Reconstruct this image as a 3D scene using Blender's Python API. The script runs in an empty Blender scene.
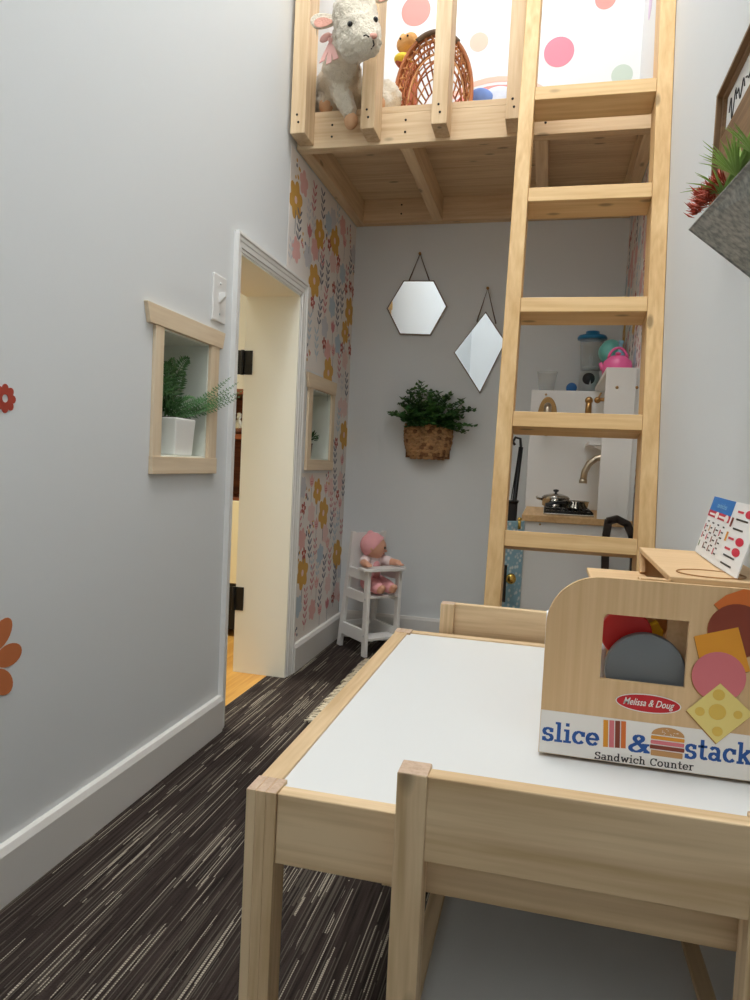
import bpy, bmesh, math, random
from mathutils import Vector, Matrix, Quaternion
random.seed(7)
SC = bpy.context.scene
COL = SC.collection
PI = math.pi
R = math.radians

# ------------------------------------------------------------------ camera
CAM_H = 0.738
F_PX = 700.0
YAW, PITCH, ROLL = -0.237, -0.0541, 0.0479
cy, sy = math.cos(YAW), math.sin(YAW)
cp, sp = math.cos(PITCH), math.sin(PITCH)
FW = Vector((sy*cp, cy*cp, sp))
R0 = Vector((cy, -sy, 0))
U0 = R0.cross(FW)
RT = math.cos(ROLL)*R0 + math.sin(ROLL)*U0
UP = -math.sin(ROLL)*R0 + math.cos(ROLL)*U0
CAM = Vector((0, 0, CAM_H))

def ray(px, py):
    return (px-375)*RT - (py-500)*UP + F_PX*FW
def at(px, py, Y):            # the point of the plane y = Y seen at that place of the photo
    d = ray(px, py); return CAM + d*(Y/d.y)
def atx(px, py, X):
    d = ray(px, py); return CAM + d*(X/d.x)

cd = bpy.data.cameras.new('camera')
cam = bpy.data.objects.new('camera', cd); COL.objects.link(cam)
cd.sensor_fit = 'HORIZONTAL'; cd.sensor_width = 36.0; cd.lens = 36.0*F_PX/750.0
cd.clip_start = 0.02
m = Matrix((RT, UP, -FW)).transposed().to_4x4(); m.translation = CAM
cam.matrix_world = m
SC.camera = cam

# ------------------------------------------------------------------ materials
def lin(c):
    out = []
    for v in c[:3]:
        v /= 255.0
        out.append(v/12.92 if v <= 0.04045 else ((v+0.055)/1.055)**2.4)
    return (*out, 1.0)

def newmat(name):
    m = bpy.data.materials.new(name); m.use_nodes = True
    nt = m.node_tree
    return m, nt, nt.nodes['Principled BSDF']

def bump_noise(nt, b, scale, strength, dist=0.002, detail=3):
    tc = nt.nodes.new('ShaderNodeTexCoord'); n = nt.nodes.new('ShaderNodeTexNoise')
    n.inputs['Scale'].default_value = scale; n.inputs['Detail'].default_value = detail
    bp = nt.nodes.new('ShaderNodeBump'); bp.inputs['Strength'].default_value = strength
    bp.inputs['Distance'].default_value = dist
    nt.links.new(tc.outputs['Object'], n.inputs['Vector'])
    nt.links.new(n.outputs['Fac'], bp.inputs['Height'])
    nt.links.new(bp.outputs['Normal'], b.inputs['Normal'])
    return n

def plain(name, c, rough=0.6, metal=0.0, bump=None, var=0.0, spec=None, alpha=None, trans=None, sheen=None):
    m, nt, b = newmat(name)
    b.inputs['Base Color'].default_value = lin(c)
    b.inputs['Roughness'].default_value = rough
    b.inputs['Metallic'].default_value = metal
    if spec is not None: b.inputs['Specular IOR Level'].default_value = spec
    if trans is not None: b.inputs['Transmission Weight'].default_value = trans
    if sheen is not None: b.inputs['Sheen Weight'].default_value = sheen
    if alpha is not None: b.inputs['Alpha'].default_value = alpha
    n = None
    if bump: n = bump_noise(nt, b, *bump)
    if var:
        tc = nt.nodes.new('ShaderNodeTexCoord'); nn = nt.nodes.new('ShaderNodeTexNoise')
        nn.inputs['Scale'].default_value = 14; nn.inputs['Detail'].default_value = 4
        rp = nt.nodes.new('ShaderNodeValToRGB')
        L = lin(c)
        rp.color_ramp.elements[0].position = .3; rp.color_ramp.elements[1].position = .7
        rp.color_ramp.elements[0].color = (*[x*(1-var) for x in L[:3]], 1)
        rp.color_ramp.elements[1].color = (*[min(1, x*(1+var)) for x in L[:3]], 1)
        nt.links.new(tc.outputs['Object'], nn.inputs['Vector'])
        nt.links.new(nn.outputs['Fac'], rp.inputs['Fac'])
        nt.links.new(rp.outputs['Color'], b.inputs['Base Color'])
    return m

def wood(name, light, dark, axis='X', rough=0.55, stretch=1.5, across=30.0, knots=True, contrast=1.0):
    m, nt, b = newmat(name)
    N, L = nt.nodes, nt.links
    tc = N.new('ShaderNodeTexCoord'); oi = N.new('ShaderNodeObjectInfo')
    add = N.new('ShaderNodeVectorMath'); add.operation = 'ADD'
    sc = N.new('ShaderNodeVectorMath'); sc.operation = 'SCALE'
    comb = N.new('ShaderNodeCombineXYZ')
    for i in range(3): L.new(oi.outputs['Random'], comb.inputs[i])
    L.new(comb.outputs[0], sc.inputs[0]); sc.inputs['Scale'].default_value = 7.3
    L.new(tc.outputs['Object'], add.inputs[0]); L.new(sc.outputs[0], add.inputs[1])
    mp = N.new('ShaderNodeMapping')
    s = [across]*3; s['XYZ'.index(axis)] = stretch
    mp.inputs['Scale'].default_value = s
    L.new(add.outputs[0], mp.inputs['Vector'])
    n1 = N.new('ShaderNodeTexNoise'); n1.inputs['Scale'].default_value = 1.0
    n1.inputs['Detail'].default_value = 5; n1.inputs['Distortion'].default_value = 1.2
    L.new(mp.outputs[0], n1.inputs['Vector'])
    n2 = N.new('ShaderNodeTexNoise'); n2.inputs['Scale'].default_value = 4.5
    n2.inputs['Detail'].default_value = 3
    L.new(mp.outputs[0], n2.inputs['Vector'])
    mx = N.new('ShaderNodeMix'); mx.data_type = 'FLOAT'; mx.inputs[0].default_value = .35
    L.new(n1.outputs['Fac'], mx.inputs[2]); L.new(n2.outputs['Fac'], mx.inputs[3])
    rp = N.new('ShaderNodeValToRGB')
    rp.color_ramp.elements[0].position = .5-.17/contrast; rp.color_ramp.elements[0].color = lin(dark)
    rp.color_ramp.elements[1].position = .5+.12/contrast; rp.color_ramp.elements[1].color = lin(light)
    L.new(mx.outputs[0], rp.inputs['Fac'])
    out = rp.outputs['Color']
    if knots:
        mk = N.new('ShaderNodeMapping')
        s = [15.0]*3; s['XYZ'.index(axis)] = 6.0
        mk.inputs['Scale'].default_value = s
        L.new(add.outputs[0], mk.inputs['Vector'])
        v = N.new('ShaderNodeTexVoronoi'); v.inputs['Scale'].default_value = 1.0
        L.new(mk.outputs[0], v.inputs['Vector'])
        r2 = N.new('ShaderNodeValToRGB')
        r2.color_ramp.elements[0].position = .07; r2.color_ramp.elements[0].color = (1, 1, 1, 1)
        r2.color_ramp.elements[1].position = .14; r2.color_ramp.elements[1].color = (0, 0, 0, 1)
        L.new(v.outputs['Distance'], r2.inputs['Fac'])
        kx = N.new('ShaderNodeMix'); kx.data_type = 'RGBA'
        kf = N.new('ShaderNodeMath'); kf.operation = 'MULTIPLY'; kf.inputs[1].default_value = .65
        L.new(r2.outputs['Color'], kf.inputs[0]); L.new(kf.outputs[0], kx.inputs[0])
        L.new(out, kx.inputs[6]); kx.inputs[7].default_value = lin([x*.55 for x in dark])
        out = kx.outputs[2]
    L.new(out, b.inputs['Base Color'])
    b.inputs['Roughness'].default_value = rough
    b.inputs['Specular IOR Level'].default_value = .35
    bp = N.new('ShaderNodeBump'); bp.inputs['Strength'].default_value = .12; bp.inputs['Distance'].default_value = .001
    L.new(n2.outputs['Fac'], bp.inputs['Height']); L.new(bp.outputs['Normal'], b.inputs['Normal'])
    return m

M = {}
M['paint'] = plain('wall_paint', (221, 224, 225), .75, bump=(160, .06, .002), spec=.3)
M['paint_white'] = plain('white_trim_paint', (232, 231, 228), .38, bump=(60, .05, .002), spec=.4)
M['paint_base'] = plain('baseboard_paint', (226, 223, 218), .42, bump=(40, .08, .003), spec=.4)
M['jamb'] = plain('cream_jamb_paint', (237, 238, 228), .5, spec=.35)
M['ceiling'] = plain('ceiling_paint', (235, 235, 233), .8)
M['reveal'] = plain('niche_paint', (228, 232, 222), .6)
for a in 'XYZ':
    M['pine'+a] = wood('pine_'+a, (226, 199, 160), (192, 161, 120), a, contrast=1.5 if a == 'Z' else 1.15)
    M['fir'+a] = wood('fir_'+a, (228, 194, 142), (204, 164, 110), a, contrast=1.0)
    M['loft'+a] = wood('loft_pine_'+a, (228, 203, 166), (202, 170, 130), a)
    M['trimwood'+a] = wood('raw_trim_wood_'+a, (230, 211, 182), (212, 188, 156), a, knots=False)
    M['ply'+a] = wood('toy_plywood_'+a, (224, 190, 146), (208, 172, 126), a, knots=False, across=60)
    M['brownwood'+a] = wood('brown_frame_wood_'+a, (150, 118, 84), (96, 70, 46), a, knots=False)
    M['redwood'+a] = wood('reddish_cabinet_wood_'+a, (134, 74, 38), (92, 44, 22), a, knots=False)
M['endgrain'] = wood('pine_end_grain', (206, 180, 156), (184, 156, 132), 'Z', knots=False, across=90)
M['hallfloor'] = wood('hall_wood_floor', (214, 164, 84), (186, 130, 58), 'Y', rough=.35, across=40, knots=False)
M['counterwood'] = wood('kitchen_counter_wood', (216, 180, 132), (188, 148, 100), 'Y', knots=False)
M['laminate'] = plain('white_laminate', (221, 222, 220), .38, spec=.45)
M['seatwhite'] = plain('white_seat_board', (214, 213, 210), .45)
M['white'] = plain('white_enamel', (232, 231, 228), .4, spec=.4)
M['kitchen'] = plain('kitchen_white', (236, 235, 232), .4, spec=.4)
M['black'] = plain('black_metal', (18, 18, 18), .45, metal=.3)
M['blackcloth'] = plain('black_cloth', (30, 27, 26), .8, bump=(300, .3, .002))
M['darkleather'] = plain('dark_leather', (46, 38, 34), .5, bump=(200, .3, .002))
M['screw'] = plain('dark_screw', (38, 32, 28), .5, metal=.5)
M['steel'] = plain('stainless_steel', (190, 188, 182), .18, metal=1)
M['nickel'] = plain('brushed_nickel', (196, 182, 160), .3, metal=1)
M['bronze'] = plain('antique_bronze', (176, 138, 90), .32, metal=1)
M['brass'] = plain('brass', (214, 178, 92), .25, metal=1)
M['galv'] = None
M['mirror'] = plain('mirror_glass', (240, 242, 243), .015, metal=1)
M['mirroredge'] = plain('mirror_edge_metal', (120, 104, 88), .35, metal=.8)
M['cord'] = plain('brown_leather_cord', (110, 86, 66), .6)
M['leaf'] = plain('green_leaf', (72, 112, 52), .5, var=.4)
M['leafdark'] = plain('dark_green_leaf', (46, 88, 40), .45, var=.5)
M['fern'] = plain('fern_green', (58, 104, 48), .5, var=.35)
M['succulent'] = plain('spiky_green', (150, 184, 92), .45, var=.35)
M['redplant'] = plain('rust_red_succulent', (196, 84, 58), .5, var=.3)
M['potwhite'] = plain('white_pot_glaze', (236, 236, 232), .35, spec=.5)
M['potbrown'] = plain('brown_pot', (90, 66, 52), .6)
M['soil'] = plain('soil', (50, 38, 30), .9)
M['wool'] = plain('cream_plush', (216, 206, 186), .95, bump=(170, .9, .006, 5), var=.10, sheen=.5)
M['woolpink'] = plain('pink_plush', (216, 158, 140), .9, bump=(170, .5, .004), sheen=.4)
M['hoof'] = plain('tan_plush_hoof', (204, 160, 122), .9, bump=(170, .4, .004))
M['eye'] = plain('black_bead', (16, 12, 10), .12)
M['ribbon'] = plain('pink_ribbon', (232, 180, 172), .5)
M['wick1'] = plain('willow_tan', (212, 156, 104), .55, var=.3)
M['wick2'] = plain('willow_brown', (176, 108, 64), .55, var=.3)
M['wickdark'] = plain('dark_bark_wrap', (104, 84, 66), .8, bump=(120, .6, .004))
M['seagrass'] = plain('woven_seagrass', (178, 136, 92), .8, var=.35)
M['seagrass2'] = plain('woven_seagrass_dark', (130, 90, 58), .8, var=.35)
M['skin'] = plain('doll_vinyl_skin', (224, 168, 140), .45)
M['dollpink'] = plain('doll_pink_cotton', (230, 166, 170), .9, bump=(300, .3, .002))
M['dollpale'] = plain('doll_pale_cotton', (232, 214, 214), .9, bump=(300, .3, .002), var=.06)
M['lip'] = plain('doll_lip', (186, 88, 86), .5)
M['red'] = plain('toy_red', (208, 38, 36), .4)
M['gray'] = plain('toy_gray', (112, 117, 121), .5)
M['toyyellow'] = plain('toy_yellow', (240, 214, 30), .45)
M['toybrown'] = plain('toy_bread_brown', (206, 164, 112), .6)
M['toywhite'] = plain('toy_paint_white', (228, 230, 234), .5)
M['navy'] = plain('print_blue', (30, 84, 158), .5)
M['ink'] = plain('print_black', (40, 34, 34), .5)
M['printwhite'] = plain('print_white', (240, 236, 230), .5)
M['logored'] = plain('print_red', (196, 30, 40), .45)
M['p_orange'] = plain('print_orange', (216, 112, 42), .5)
M['p_brown'] = plain('print_brown', (134, 56, 34), .5)
M['p_cheddar'] = plain('print_cheddar', (226, 152, 40), .5)
M['p_ham'] = plain('print_ham_pink', (216, 118, 124), .5)
M['p_swiss'] = plain('print_swiss', (234, 214, 130), .5)
M['p_hole'] = plain('print_swiss_hole', (222, 186, 84), .5)
M['p_bun'] = plain('print_bun', (196, 146, 92), .5)
M['p_edge'] = plain('print_edge', (166, 116, 58), .5)
M['card'] = plain('card_paper', (240, 240, 238), .45)
M['p_cyan'] = plain('print_sky_blue', (30, 120, 200), .45)
M['p_palecyan'] = plain('print_pale_blue', (150, 208, 244), .45)
M['p_crimson'] = plain('print_crimson', (206, 36, 66), .45)
M['p_green'] = plain('print_green', (90, 130, 60), .5)
M['lidblue'] = plain('plastic_blue', (28, 122, 170), .3)
M['teal'] = plain('plastic_teal', (120, 206, 198), .35)
M['hotpink'] = plain('plastic_pink', (222, 96, 150), .4)
M['deepblue'] = plain('plastic_deep_blue', (24, 92, 152), .35)
M['palebottle'] = plain('plastic_pale_blue', (140, 190, 220), .35)
M['clear'] = plain('clear_plastic', (232, 238, 238), .1, alpha=.26)
M['darkplastic'] = plain('dark_plastic', (44, 44, 46), .4)
M['silverplastic'] = plain('silver_plastic', (196, 200, 202), .3, metal=.4)
M['dot_pink'] = plain('sticker_pink', (238, 128, 146), .6)
M['dot_coral'] = plain('sticker_coral', (240, 144, 136), .6)
M['dot_peach'] = plain('sticker_peach', (242, 184, 166), .6)
M['dot_sage'] = plain('sticker_sage', (186, 200, 188), .6)
M['dot_lilac'] = plain('sticker_lilac', (206, 186, 212), .6)
M['st_rust'] = plain('sticker_rust', (170, 62, 44), .6)
M['st_terracotta'] = plain('sticker_terracotta', (200, 116, 68), .6)
M['paper'] = plain('wallpaper_cream', (232, 226, 220), .7, bump=(120, .05, .002))
M['w_mustard'] = plain('wallpaper_mustard', (212, 164, 78), .7)
M['w_pink'] = plain('wallpaper_pink', (226, 178, 172), .7)
M['w_blush'] = plain('wallpaper_blush', (230, 202, 196), .7)
M['w_navy'] = plain('wallpaper_slate', (104, 110, 124), .7)
M['w_blue'] = plain('wallpaper_pale_blue', (186, 202, 212), .7)
M['w_red'] = plain('wallpaper_brick', (176, 88, 76), .7)
M['w_rose'] = plain('wallpaper_rose', (204, 132, 136), .7)
M['w_gray'] = plain('wallpaper_mist', (206, 206, 210), .7)
M['pillowpink'] = plain('peach_pink_fabric', (232, 164, 146), .9, bump=(260, .3, .002))
M['bluefabric'] = plain('blue_fabric', (120, 150, 214), .9)
M['whitefabric'] = plain('white_blue_fabric', (216, 224, 240), .9, bump=(30, .4, .01))
M['tanplush'] = plain('tan_plush', (204, 152, 92), .9, bump=(200, .5, .004))
M['rustplush'] = plain('rust_brown_plush', (176, 98, 72), .9, bump=(200, .5, .004))
M['yellowplush'] = plain('yellow_plush', (240, 208, 70), .9, bump=(200, .5, .004))
M['rugcream'] = plain('cream_rug_yarn', (214, 202, 178), .95, bump=(400, .4, .002))
M['cream'] = plain('cream_paint', (240, 232, 196), .5)
M['hallwall'] = plain('hall_wall_paint', (232, 228, 208), .7)

def carpet_mat():
    m, nt, b = newmat('striped_carpet')
    N, L = nt.nodes, nt.links
    def math_(op, a=None, bv=None, c=None):
        n = N.new('ShaderNodeMath'); n.operation = op
        for i, v in enumerate((a, bv, c)):
            if v is None: continue
            if isinstance(v, (int, float)): n.inputs[i].default_value = v
            else: L.new(v, n.inputs[i])
        return n.outputs[0]
    tc = N.new('ShaderNodeTexCoord'); sx = N.new('ShaderNodeSeparateXYZ')
    L.new(tc.outputs['Object'], sx.inputs[0])
    x, y = sx.outputs[0], sx.outputs[1]
    row = math_('FLOOR', math_('MULTIPLY', x, 540.0))          # one yarn row
    def dashes(freq, shift):
        wn = N.new('ShaderNodeTexWhiteNoise'); wn.noise_dimensions = '1D'; L.new(math_('ADD', row, shift), wn.inputs['W'])
        seg = math_('FLOOR', math_('ADD', math_('MULTIPLY', y, freq), math_('MULTIPLY', wn.outputs['Value'], 31.0)))
        cv = N.new('ShaderNodeCombineXYZ'); L.new(math_('ADD', row, shift), cv.inputs[0]); L.new(seg, cv.inputs[1])
        w2 = N.new('ShaderNodeTexWhiteNoise'); w2.noise_dimensions = '2D'; L.new(cv.outputs[0], w2.inputs['Vector'])
        return w2.outputs['Value']
    mp = N.new('ShaderNodeMapping'); mp.inputs['Scale'].default_value = (13, 3.4, 1); L.new(tc.outputs['Object'], mp.inputs['Vector'])
    pn = N.new('ShaderNodeTexNoise'); pn.inputs['Scale'].default_value = 1; pn.inputs['Detail'].default_value = 2.0
    L.new(mp.outputs[0], pn.inputs['Vector'])
    patch = N.new('ShaderNodeMapRange'); patch.inputs[1].default_value = .44; patch.inputs[2].default_value = .70
    L.new(pn.outputs['Fac'], patch.inputs[0])
    on = math_('GREATER_THAN', dashes(4.2, 3.0), math_('SUBTRACT', .985, math_('MULTIPLY', patch.outputs[0], .19)))
    mid = math_('GREATER_THAN', dashes(3.2, 77.0), math_('SUBTRACT', .90, math_('MULTIPLY', patch.outputs[0], .30)))
    lp = math_('SINE', math_('MULTIPLY', y, 1500.0))
    lp = math_('MULTIPLY_ADD', lp, .24, .50)
    inten = math_('MAXIMUM', math_('MULTIPLY', on, lp), math_('MULTIPLY', mid, .10))
    base = N.new('ShaderNodeValToRGB')
    base.color_ramp.elements[0].position = .3; base.color_ramp.elements[1].position = .75
    base.color_ramp.elements[0].color = lin((36, 30, 28)); base.color_ramp.elements[1].color = lin((72, 62, 57))
    mp2 = N.new('ShaderNodeMapping'); mp2.inputs['Scale'].default_value = (200, 6, 1); L.new(tc.outputs['Object'], mp2.inputs['Vector'])
    n3 = N.new('ShaderNodeTexNoise'); n3.inputs['Scale'].default_value = 1; n3.inputs['Detail'].default_value = 3; L.new(mp2.outputs[0], n3.inputs['Vector'])
    L.new(n3.outputs['Fac'], base.inputs['Fac'])
    mx = N.new('ShaderNodeMix'); mx.data_type = 'RGBA'
    L.new(inten, mx.inputs[0]); L.new(base.outputs[0], mx.inputs[6]); mx.inputs[7].default_value = lin((206, 196, 176))
    L.new(mx.outputs[2], b.inputs['Base Color'])
    b.inputs['Roughness'].default_value = .95; b.inputs['Specular IOR Level'].default_value = .1
    n4 = N.new('ShaderNodeTexNoise'); n4.inputs['Scale'].default_value = 420; L.new(tc.outputs['Object'], n4.inputs['Vector'])
    bp = N.new('ShaderNodeBump'); bp.inputs['Strength'].default_value = .6; bp.inputs['Distance'].default_value = .004
    L.new(n4.outputs['Fac'], bp.inputs['Height']); L.new(bp.outputs['Normal'], b.inputs['Normal'])
    return m
M['carpet'] = carpet_mat()

def galv_mat():
    m, nt, b = newmat('galvanised_metal')
    N, L = nt.nodes, nt.links
    tc = N.new('ShaderNodeTexCoord')
    n = N.new('ShaderNodeTexNoise'); n.inputs['Scale'].default_value = 130; n.inputs['Detail'].default_value = 6
    L.new(tc.outputs['Object'], n.inputs['Vector'])
    rp = N.new('ShaderNodeValToRGB')
    rp.color_ramp.elements[0].position = .35; rp.color_ramp.elements[1].position = .65
    rp.color_ramp.elements[0].color = lin((138, 143, 142)); rp.color_ramp.elements[1].color = lin((190, 192, 188))
    L.new(n.outputs['Fac'], rp.inputs['Fac']); L.new(rp.outputs[0], b.inputs['Base Color'])
    b.inputs['Metallic'].default_value = .35; b.inputs['Roughness'].default_value = .55
    return m
M['galv'] = galv_mat()

def blue_pattern():
    m, nt, b = newmat('pale_blue_patterned_paint')
    N, L = nt.nodes, nt.links
    tc = N.new('ShaderNodeTexCoord'); v = N.new('ShaderNodeTexVoronoi'); v.inputs['Scale'].default_value = 70
    L.new(tc.outputs['Object'], v.inputs['Vector'])
    rp = N.new('ShaderNodeValToRGB')
    rp.color_ramp.elements[0].position = .2; rp.color_ramp.elements[0].color = lin((232, 242, 246))
    rp.color_ramp.elements[1].position = .45; rp.color_ramp.elements[1].color = lin((150, 196, 218))
    L.new(v.outputs['Distance'], rp.inputs['Fac']); L.new(rp.outputs[0], b.inputs['Base Color'])
    return m
M['bluedoor'] = blue_pattern()

# ------------------------------------------------------------------ mesh builder
BASE = {}
class MB:
    def __init__(s): s.v = []; s.f = []; s.mi = []; s.sm = []
    def add(s, vs, fs, mi=0, smooth=False):
        b = len(s.v); s.v += [Vector(v) for v in vs]
        for f in fs: s.f.append([b+i for i in f]); s.mi.append(mi); s.sm.append(smooth)
        return s
    def box(s, x0, x1, y0, y1, z0, z1, mi=0):
        v = [(x, y, z) for x in (x0, x1) for y in (y0, y1) for z in (z0, z1)]
        return s.add(v, [(0, 1, 3, 2), (4, 6, 7, 5), (0, 4, 5, 1), (2, 3, 7, 6), (0, 2, 6, 4), (1, 5, 7, 3)], mi)
    def hexa(s, bottom, top, mi=0):          # two quads, same order
        v = list(bottom)+list(top)
        return s.add(v, [(3, 2, 1, 0), (4, 5, 6, 7), (0, 1, 5, 4), (1, 2, 6, 5), (2, 3, 7, 6), (3, 0, 4, 7)], mi)
    def beam(s, a, b, w, d, side=(1, 0, 0), mi=0):     # bar from a to b, w along side, d across
        a, b = Vector(a), Vector(b); t = (b-a).normalized()
        sd = Vector(side); sd = (sd - t*sd.dot(t)).normalized(); n = t.cross(sd)
        q = [sd*(-w/2)+n*(-d/2), sd*(w/2)+n*(-d/2), sd*(w/2)+n*(d/2), sd*(-w/2)+n*(d/2)]
        return s.hexa([a+k for k in q], [b+k for k in q], mi)
    def tube(s, pts, r, seg=8, mi=0, closed=False, caps=True):
        pts = [Vector(p) for p in pts]; n = len(pts)
        rs = r if isinstance(r, (list, tuple)) else [r]*n
        vs = []; fs = []
        prev = None
        for i, p in enumerate(pts):
            if closed: t = pts[(i+1) % n]-pts[i-1]
            else: t = pts[min(i+1, n-1)]-pts[max(i-1, 0)]
            t = t.normalized() if t.length > 1e-9 else Vector((0, 0, 1))
            if prev is None:
                a = Vector((0, 0, 1)) if abs(t.z) < .9 else Vector((1, 0, 0))
                u = t.cross(a).normalized()
            else:
                u = (prev - t*prev.dot(t))
                u = u.normalized() if u.length > 1e-6 else t.orthogonal().normalized()
            prev = u; w = t.cross(u)
            for k in range(seg):
                an = 2*PI*k/seg; vs.append(p+(u*math.cos(an)+w*math.sin(an))*rs[i])
        m_ = n if closed else n-1
        for i in range(m_):
            j = (i+1) % n
            for k in range(seg):
                l = (k+1) % seg
                fs.append((i*seg+k, i*seg+l, j*seg+l, j*seg+k))
        if caps and not closed:
            fs.append(tuple(range(seg-1, -1, -1))); fs.append(tuple((n-1)*seg+k for k in range(seg)))
        return s.add(vs, fs, mi, True)
    def lathe(s, prof, c=(0, 0, 0), axis='Z', seg=24, mi=0, a0=0, a1=2*PI, cap=True):
        c = Vector(c); full = abs(a1-a0-2*PI) < 1e-6
        n = seg if full else seg+1
        vs = []; fs = []
        for (r, h) in prof:
            for k in range(n):
                an = a0+(a1-a0)*k/seg
                p = (r*math.cos(an), r*math.sin(an), h)
                if axis == 'X': p = (p[2], p[0], p[1])
                elif axis == 'Y': p = (p[0], p[2], p[1])
                vs.append(c+Vector(p))
        for i in range(len(prof)-1):
            for k in range(seg if full else n-1):
                l = (k+1) % n
                fs.append((i*n+k, i*n+l, (i+1)*n+l, (i+1)*n+k))
        if cap and full:
            if prof[0][0] > 1e-6: fs.append(tuple(range(n-1, -1, -1)))
            if prof[-1][0] > 1e-6: fs.append(tuple((len(prof)-1)*n+k for k in range(n)))
        return s.add(vs, fs, mi, True)
    def ball(s, c, r, seg=16, rings=10, mi=0, rot=None):
        c = Vector(c); r = Vector(r) if not isinstance(r, (int, float)) else Vector((r, r, r))
        vs = []; fs = []
        for i in range(rings+1):
            th = PI*i/rings
            for k in range(seg):
                an = 2*PI*k/seg
                p = Vector((r.x*math.sin(th)*math.cos(an), r.y*math.sin(th)*math.sin(an), r.z*math.cos(th)))
                if rot is not None: p = rot @ p
                vs.append(c+p)
        for i in range(rings):
            for k in range(seg):
                l = (k+1) % seg
                fs.append((i*seg+k, (i+1)*seg+k, (i+1)*seg+l, i*seg+l))
        return s.add(vs, fs, mi, True)
    def poly(s, pts, mi=0): return s.add(pts, [tuple(range(len(pts)))], mi)
    def prism(s, pts, off, mi=0):
        off = Vector(off); n = len(pts); a = [Vector(p) for p in pts]; b = [p+off for p in a]
        return s.add(a+b, [tuple(range(n-1, -1, -1)), tuple(range(n, 2*n))]+[(i, (i+1) % n, n+(i+1) % n, n+i) for i in range(n)], mi)
    def bbox(s):
        return (Vector([min(v[i] for v in s.v) for i in range(3)]), Vector([max(v[i] for v in s.v) for i in range(3)]))
    def build(s, name, mats, parent=None, bevel=0, seg=2, weld=True, fixn=True):
        me = bpy.data.meshes.new(name)
        if parent is not None: base = BASE[parent.name]
        else:
            lo, hi = s.bbox(); base = Vector(((lo.x+hi.x)/2, (lo.y+hi.y)/2, lo.z))
        me.from_pydata([v-base for v in s.v], [], s.f)
        if not isinstance(mats, (list, tuple)): mats = [mats]
        for x in mats: me.materials.append(M[x] if isinstance(x, str) else x)
        for p, k, sm in zip(me.polygons, s.mi, s.sm): p.material_index = k; p.use_smooth = sm
        bm = bmesh.new(); bm.from_mesh(me)
        if weld: bmesh.ops.remove_doubles(bm, verts=bm.verts, dist=1e-6)
        if fixn: bmesh.ops.recalc_face_normals(bm, faces=bm.faces)
        bm.to_mesh(me); bm.free()
        o = bpy.data.objects.new(name, me); COL.objects.link(o)
        if parent is not None: o.parent = parent
        else: o.location = base
        BASE[o.name] = base
        if bevel:
            md = o.modifiers.new('bevel', 'BEVEL'); md.width = bevel; md.segments = seg; md.limit_method = 'ANGLE'; md.angle_limit = R(40)
        return o

def cap_top(o, mat):
    o.data.materials.append(M[mat])
    for p in o.data.polygons:
        if p.normal.z > .9: p.material_index = 1
    return o
def tag(o, label, cat, group=None):
    o['label'] = label; o['category'] = cat
    if group: o['group'] = group
    return o
def struct(o): o['kind'] = 'structure'; return o
def empty(name, loc, label=None, cat=None, group=None, rz=0, local=False):
    o = bpy.data.objects.new(name, None); COL.objects.link(o); o.location = loc; o.rotation_euler = (0, 0, rz)
    o.empty_display_size = .05
    BASE[o.name] = Vector((0, 0, 0)) if local else Vector(loc)
    if label: tag(o, label, cat, group)
    return o
def copy_tree(o, parent=None):
    c = o.copy(); COL.objects.link(c)
    if parent: c.parent = parent
    BASE[c.name] = BASE[o.name]
    for ch in list(o.children): copy_tree(ch, c)
    return c

def evaluated_mesh(o):
    bpy.context.view_layer.update()
    dg = bpy.context.evaluated_depsgraph_get()
    me = bpy.data.meshes.new_from_object(o.evaluated_get(dg))
    return me
def board2d(outer, holes, thick):        # a flat board in (u, v) with holes; returns verts (u, v, w) and faces
    cu = bpy.data.curves.new('tmp', 'CURVE'); cu.dimensions = '2D'; cu.fill_mode = 'BOTH'; cu.extrude = thick/2
    for loop in [outer]+holes:
        sp = cu.splines.new('POLY'); sp.points.add(len(loop)-1); sp.use_cyclic_u = True
        for p, q in zip(sp.points, loop): p.co = (q[0], q[1], 0, 1)
    o = bpy.data.objects.new('tmp', cu); COL.objects.link(o)
    me = evaluated_mesh(o)
    vs = [v.co.copy() for v in me.vertices]; fs = [tuple(p.vertices) for p in me.polygons]
    bpy.data.objects.remove(o); bpy.data.curves.remove(cu); bpy.data.meshes.remove(me)
    return vs, fs
def text2d(body, shear=0, offset=0, spacing=1.0):
    cu = bpy.data.curves.new('tmp', 'FONT'); cu.body = body; cu.shear = shear; cu.offset = offset; cu.space_character = spacing; cu.resolution_u = 3
    o = bpy.data.objects.new('tmp', cu); COL.objects.link(o)
    me = evaluated_mesh(o)
    vs = [v.co.copy() for v in me.vertices]; fs = [tuple(p.vertices) for p in me.polygons]
    bpy.data.objects.remove(o); bpy.data.curves.remove(cu); bpy.data.meshes.remove(me)
    lo = [min(v[i] for v in vs) for i in range(2)]; hi = [max(v[i] for v in vs) for i in range(2)]
    return [((v[0]-lo[0])/(hi[0]-lo[0]), (v[1]-lo[1])/(hi[1]-lo[1])) for v in vs], fs

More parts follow.
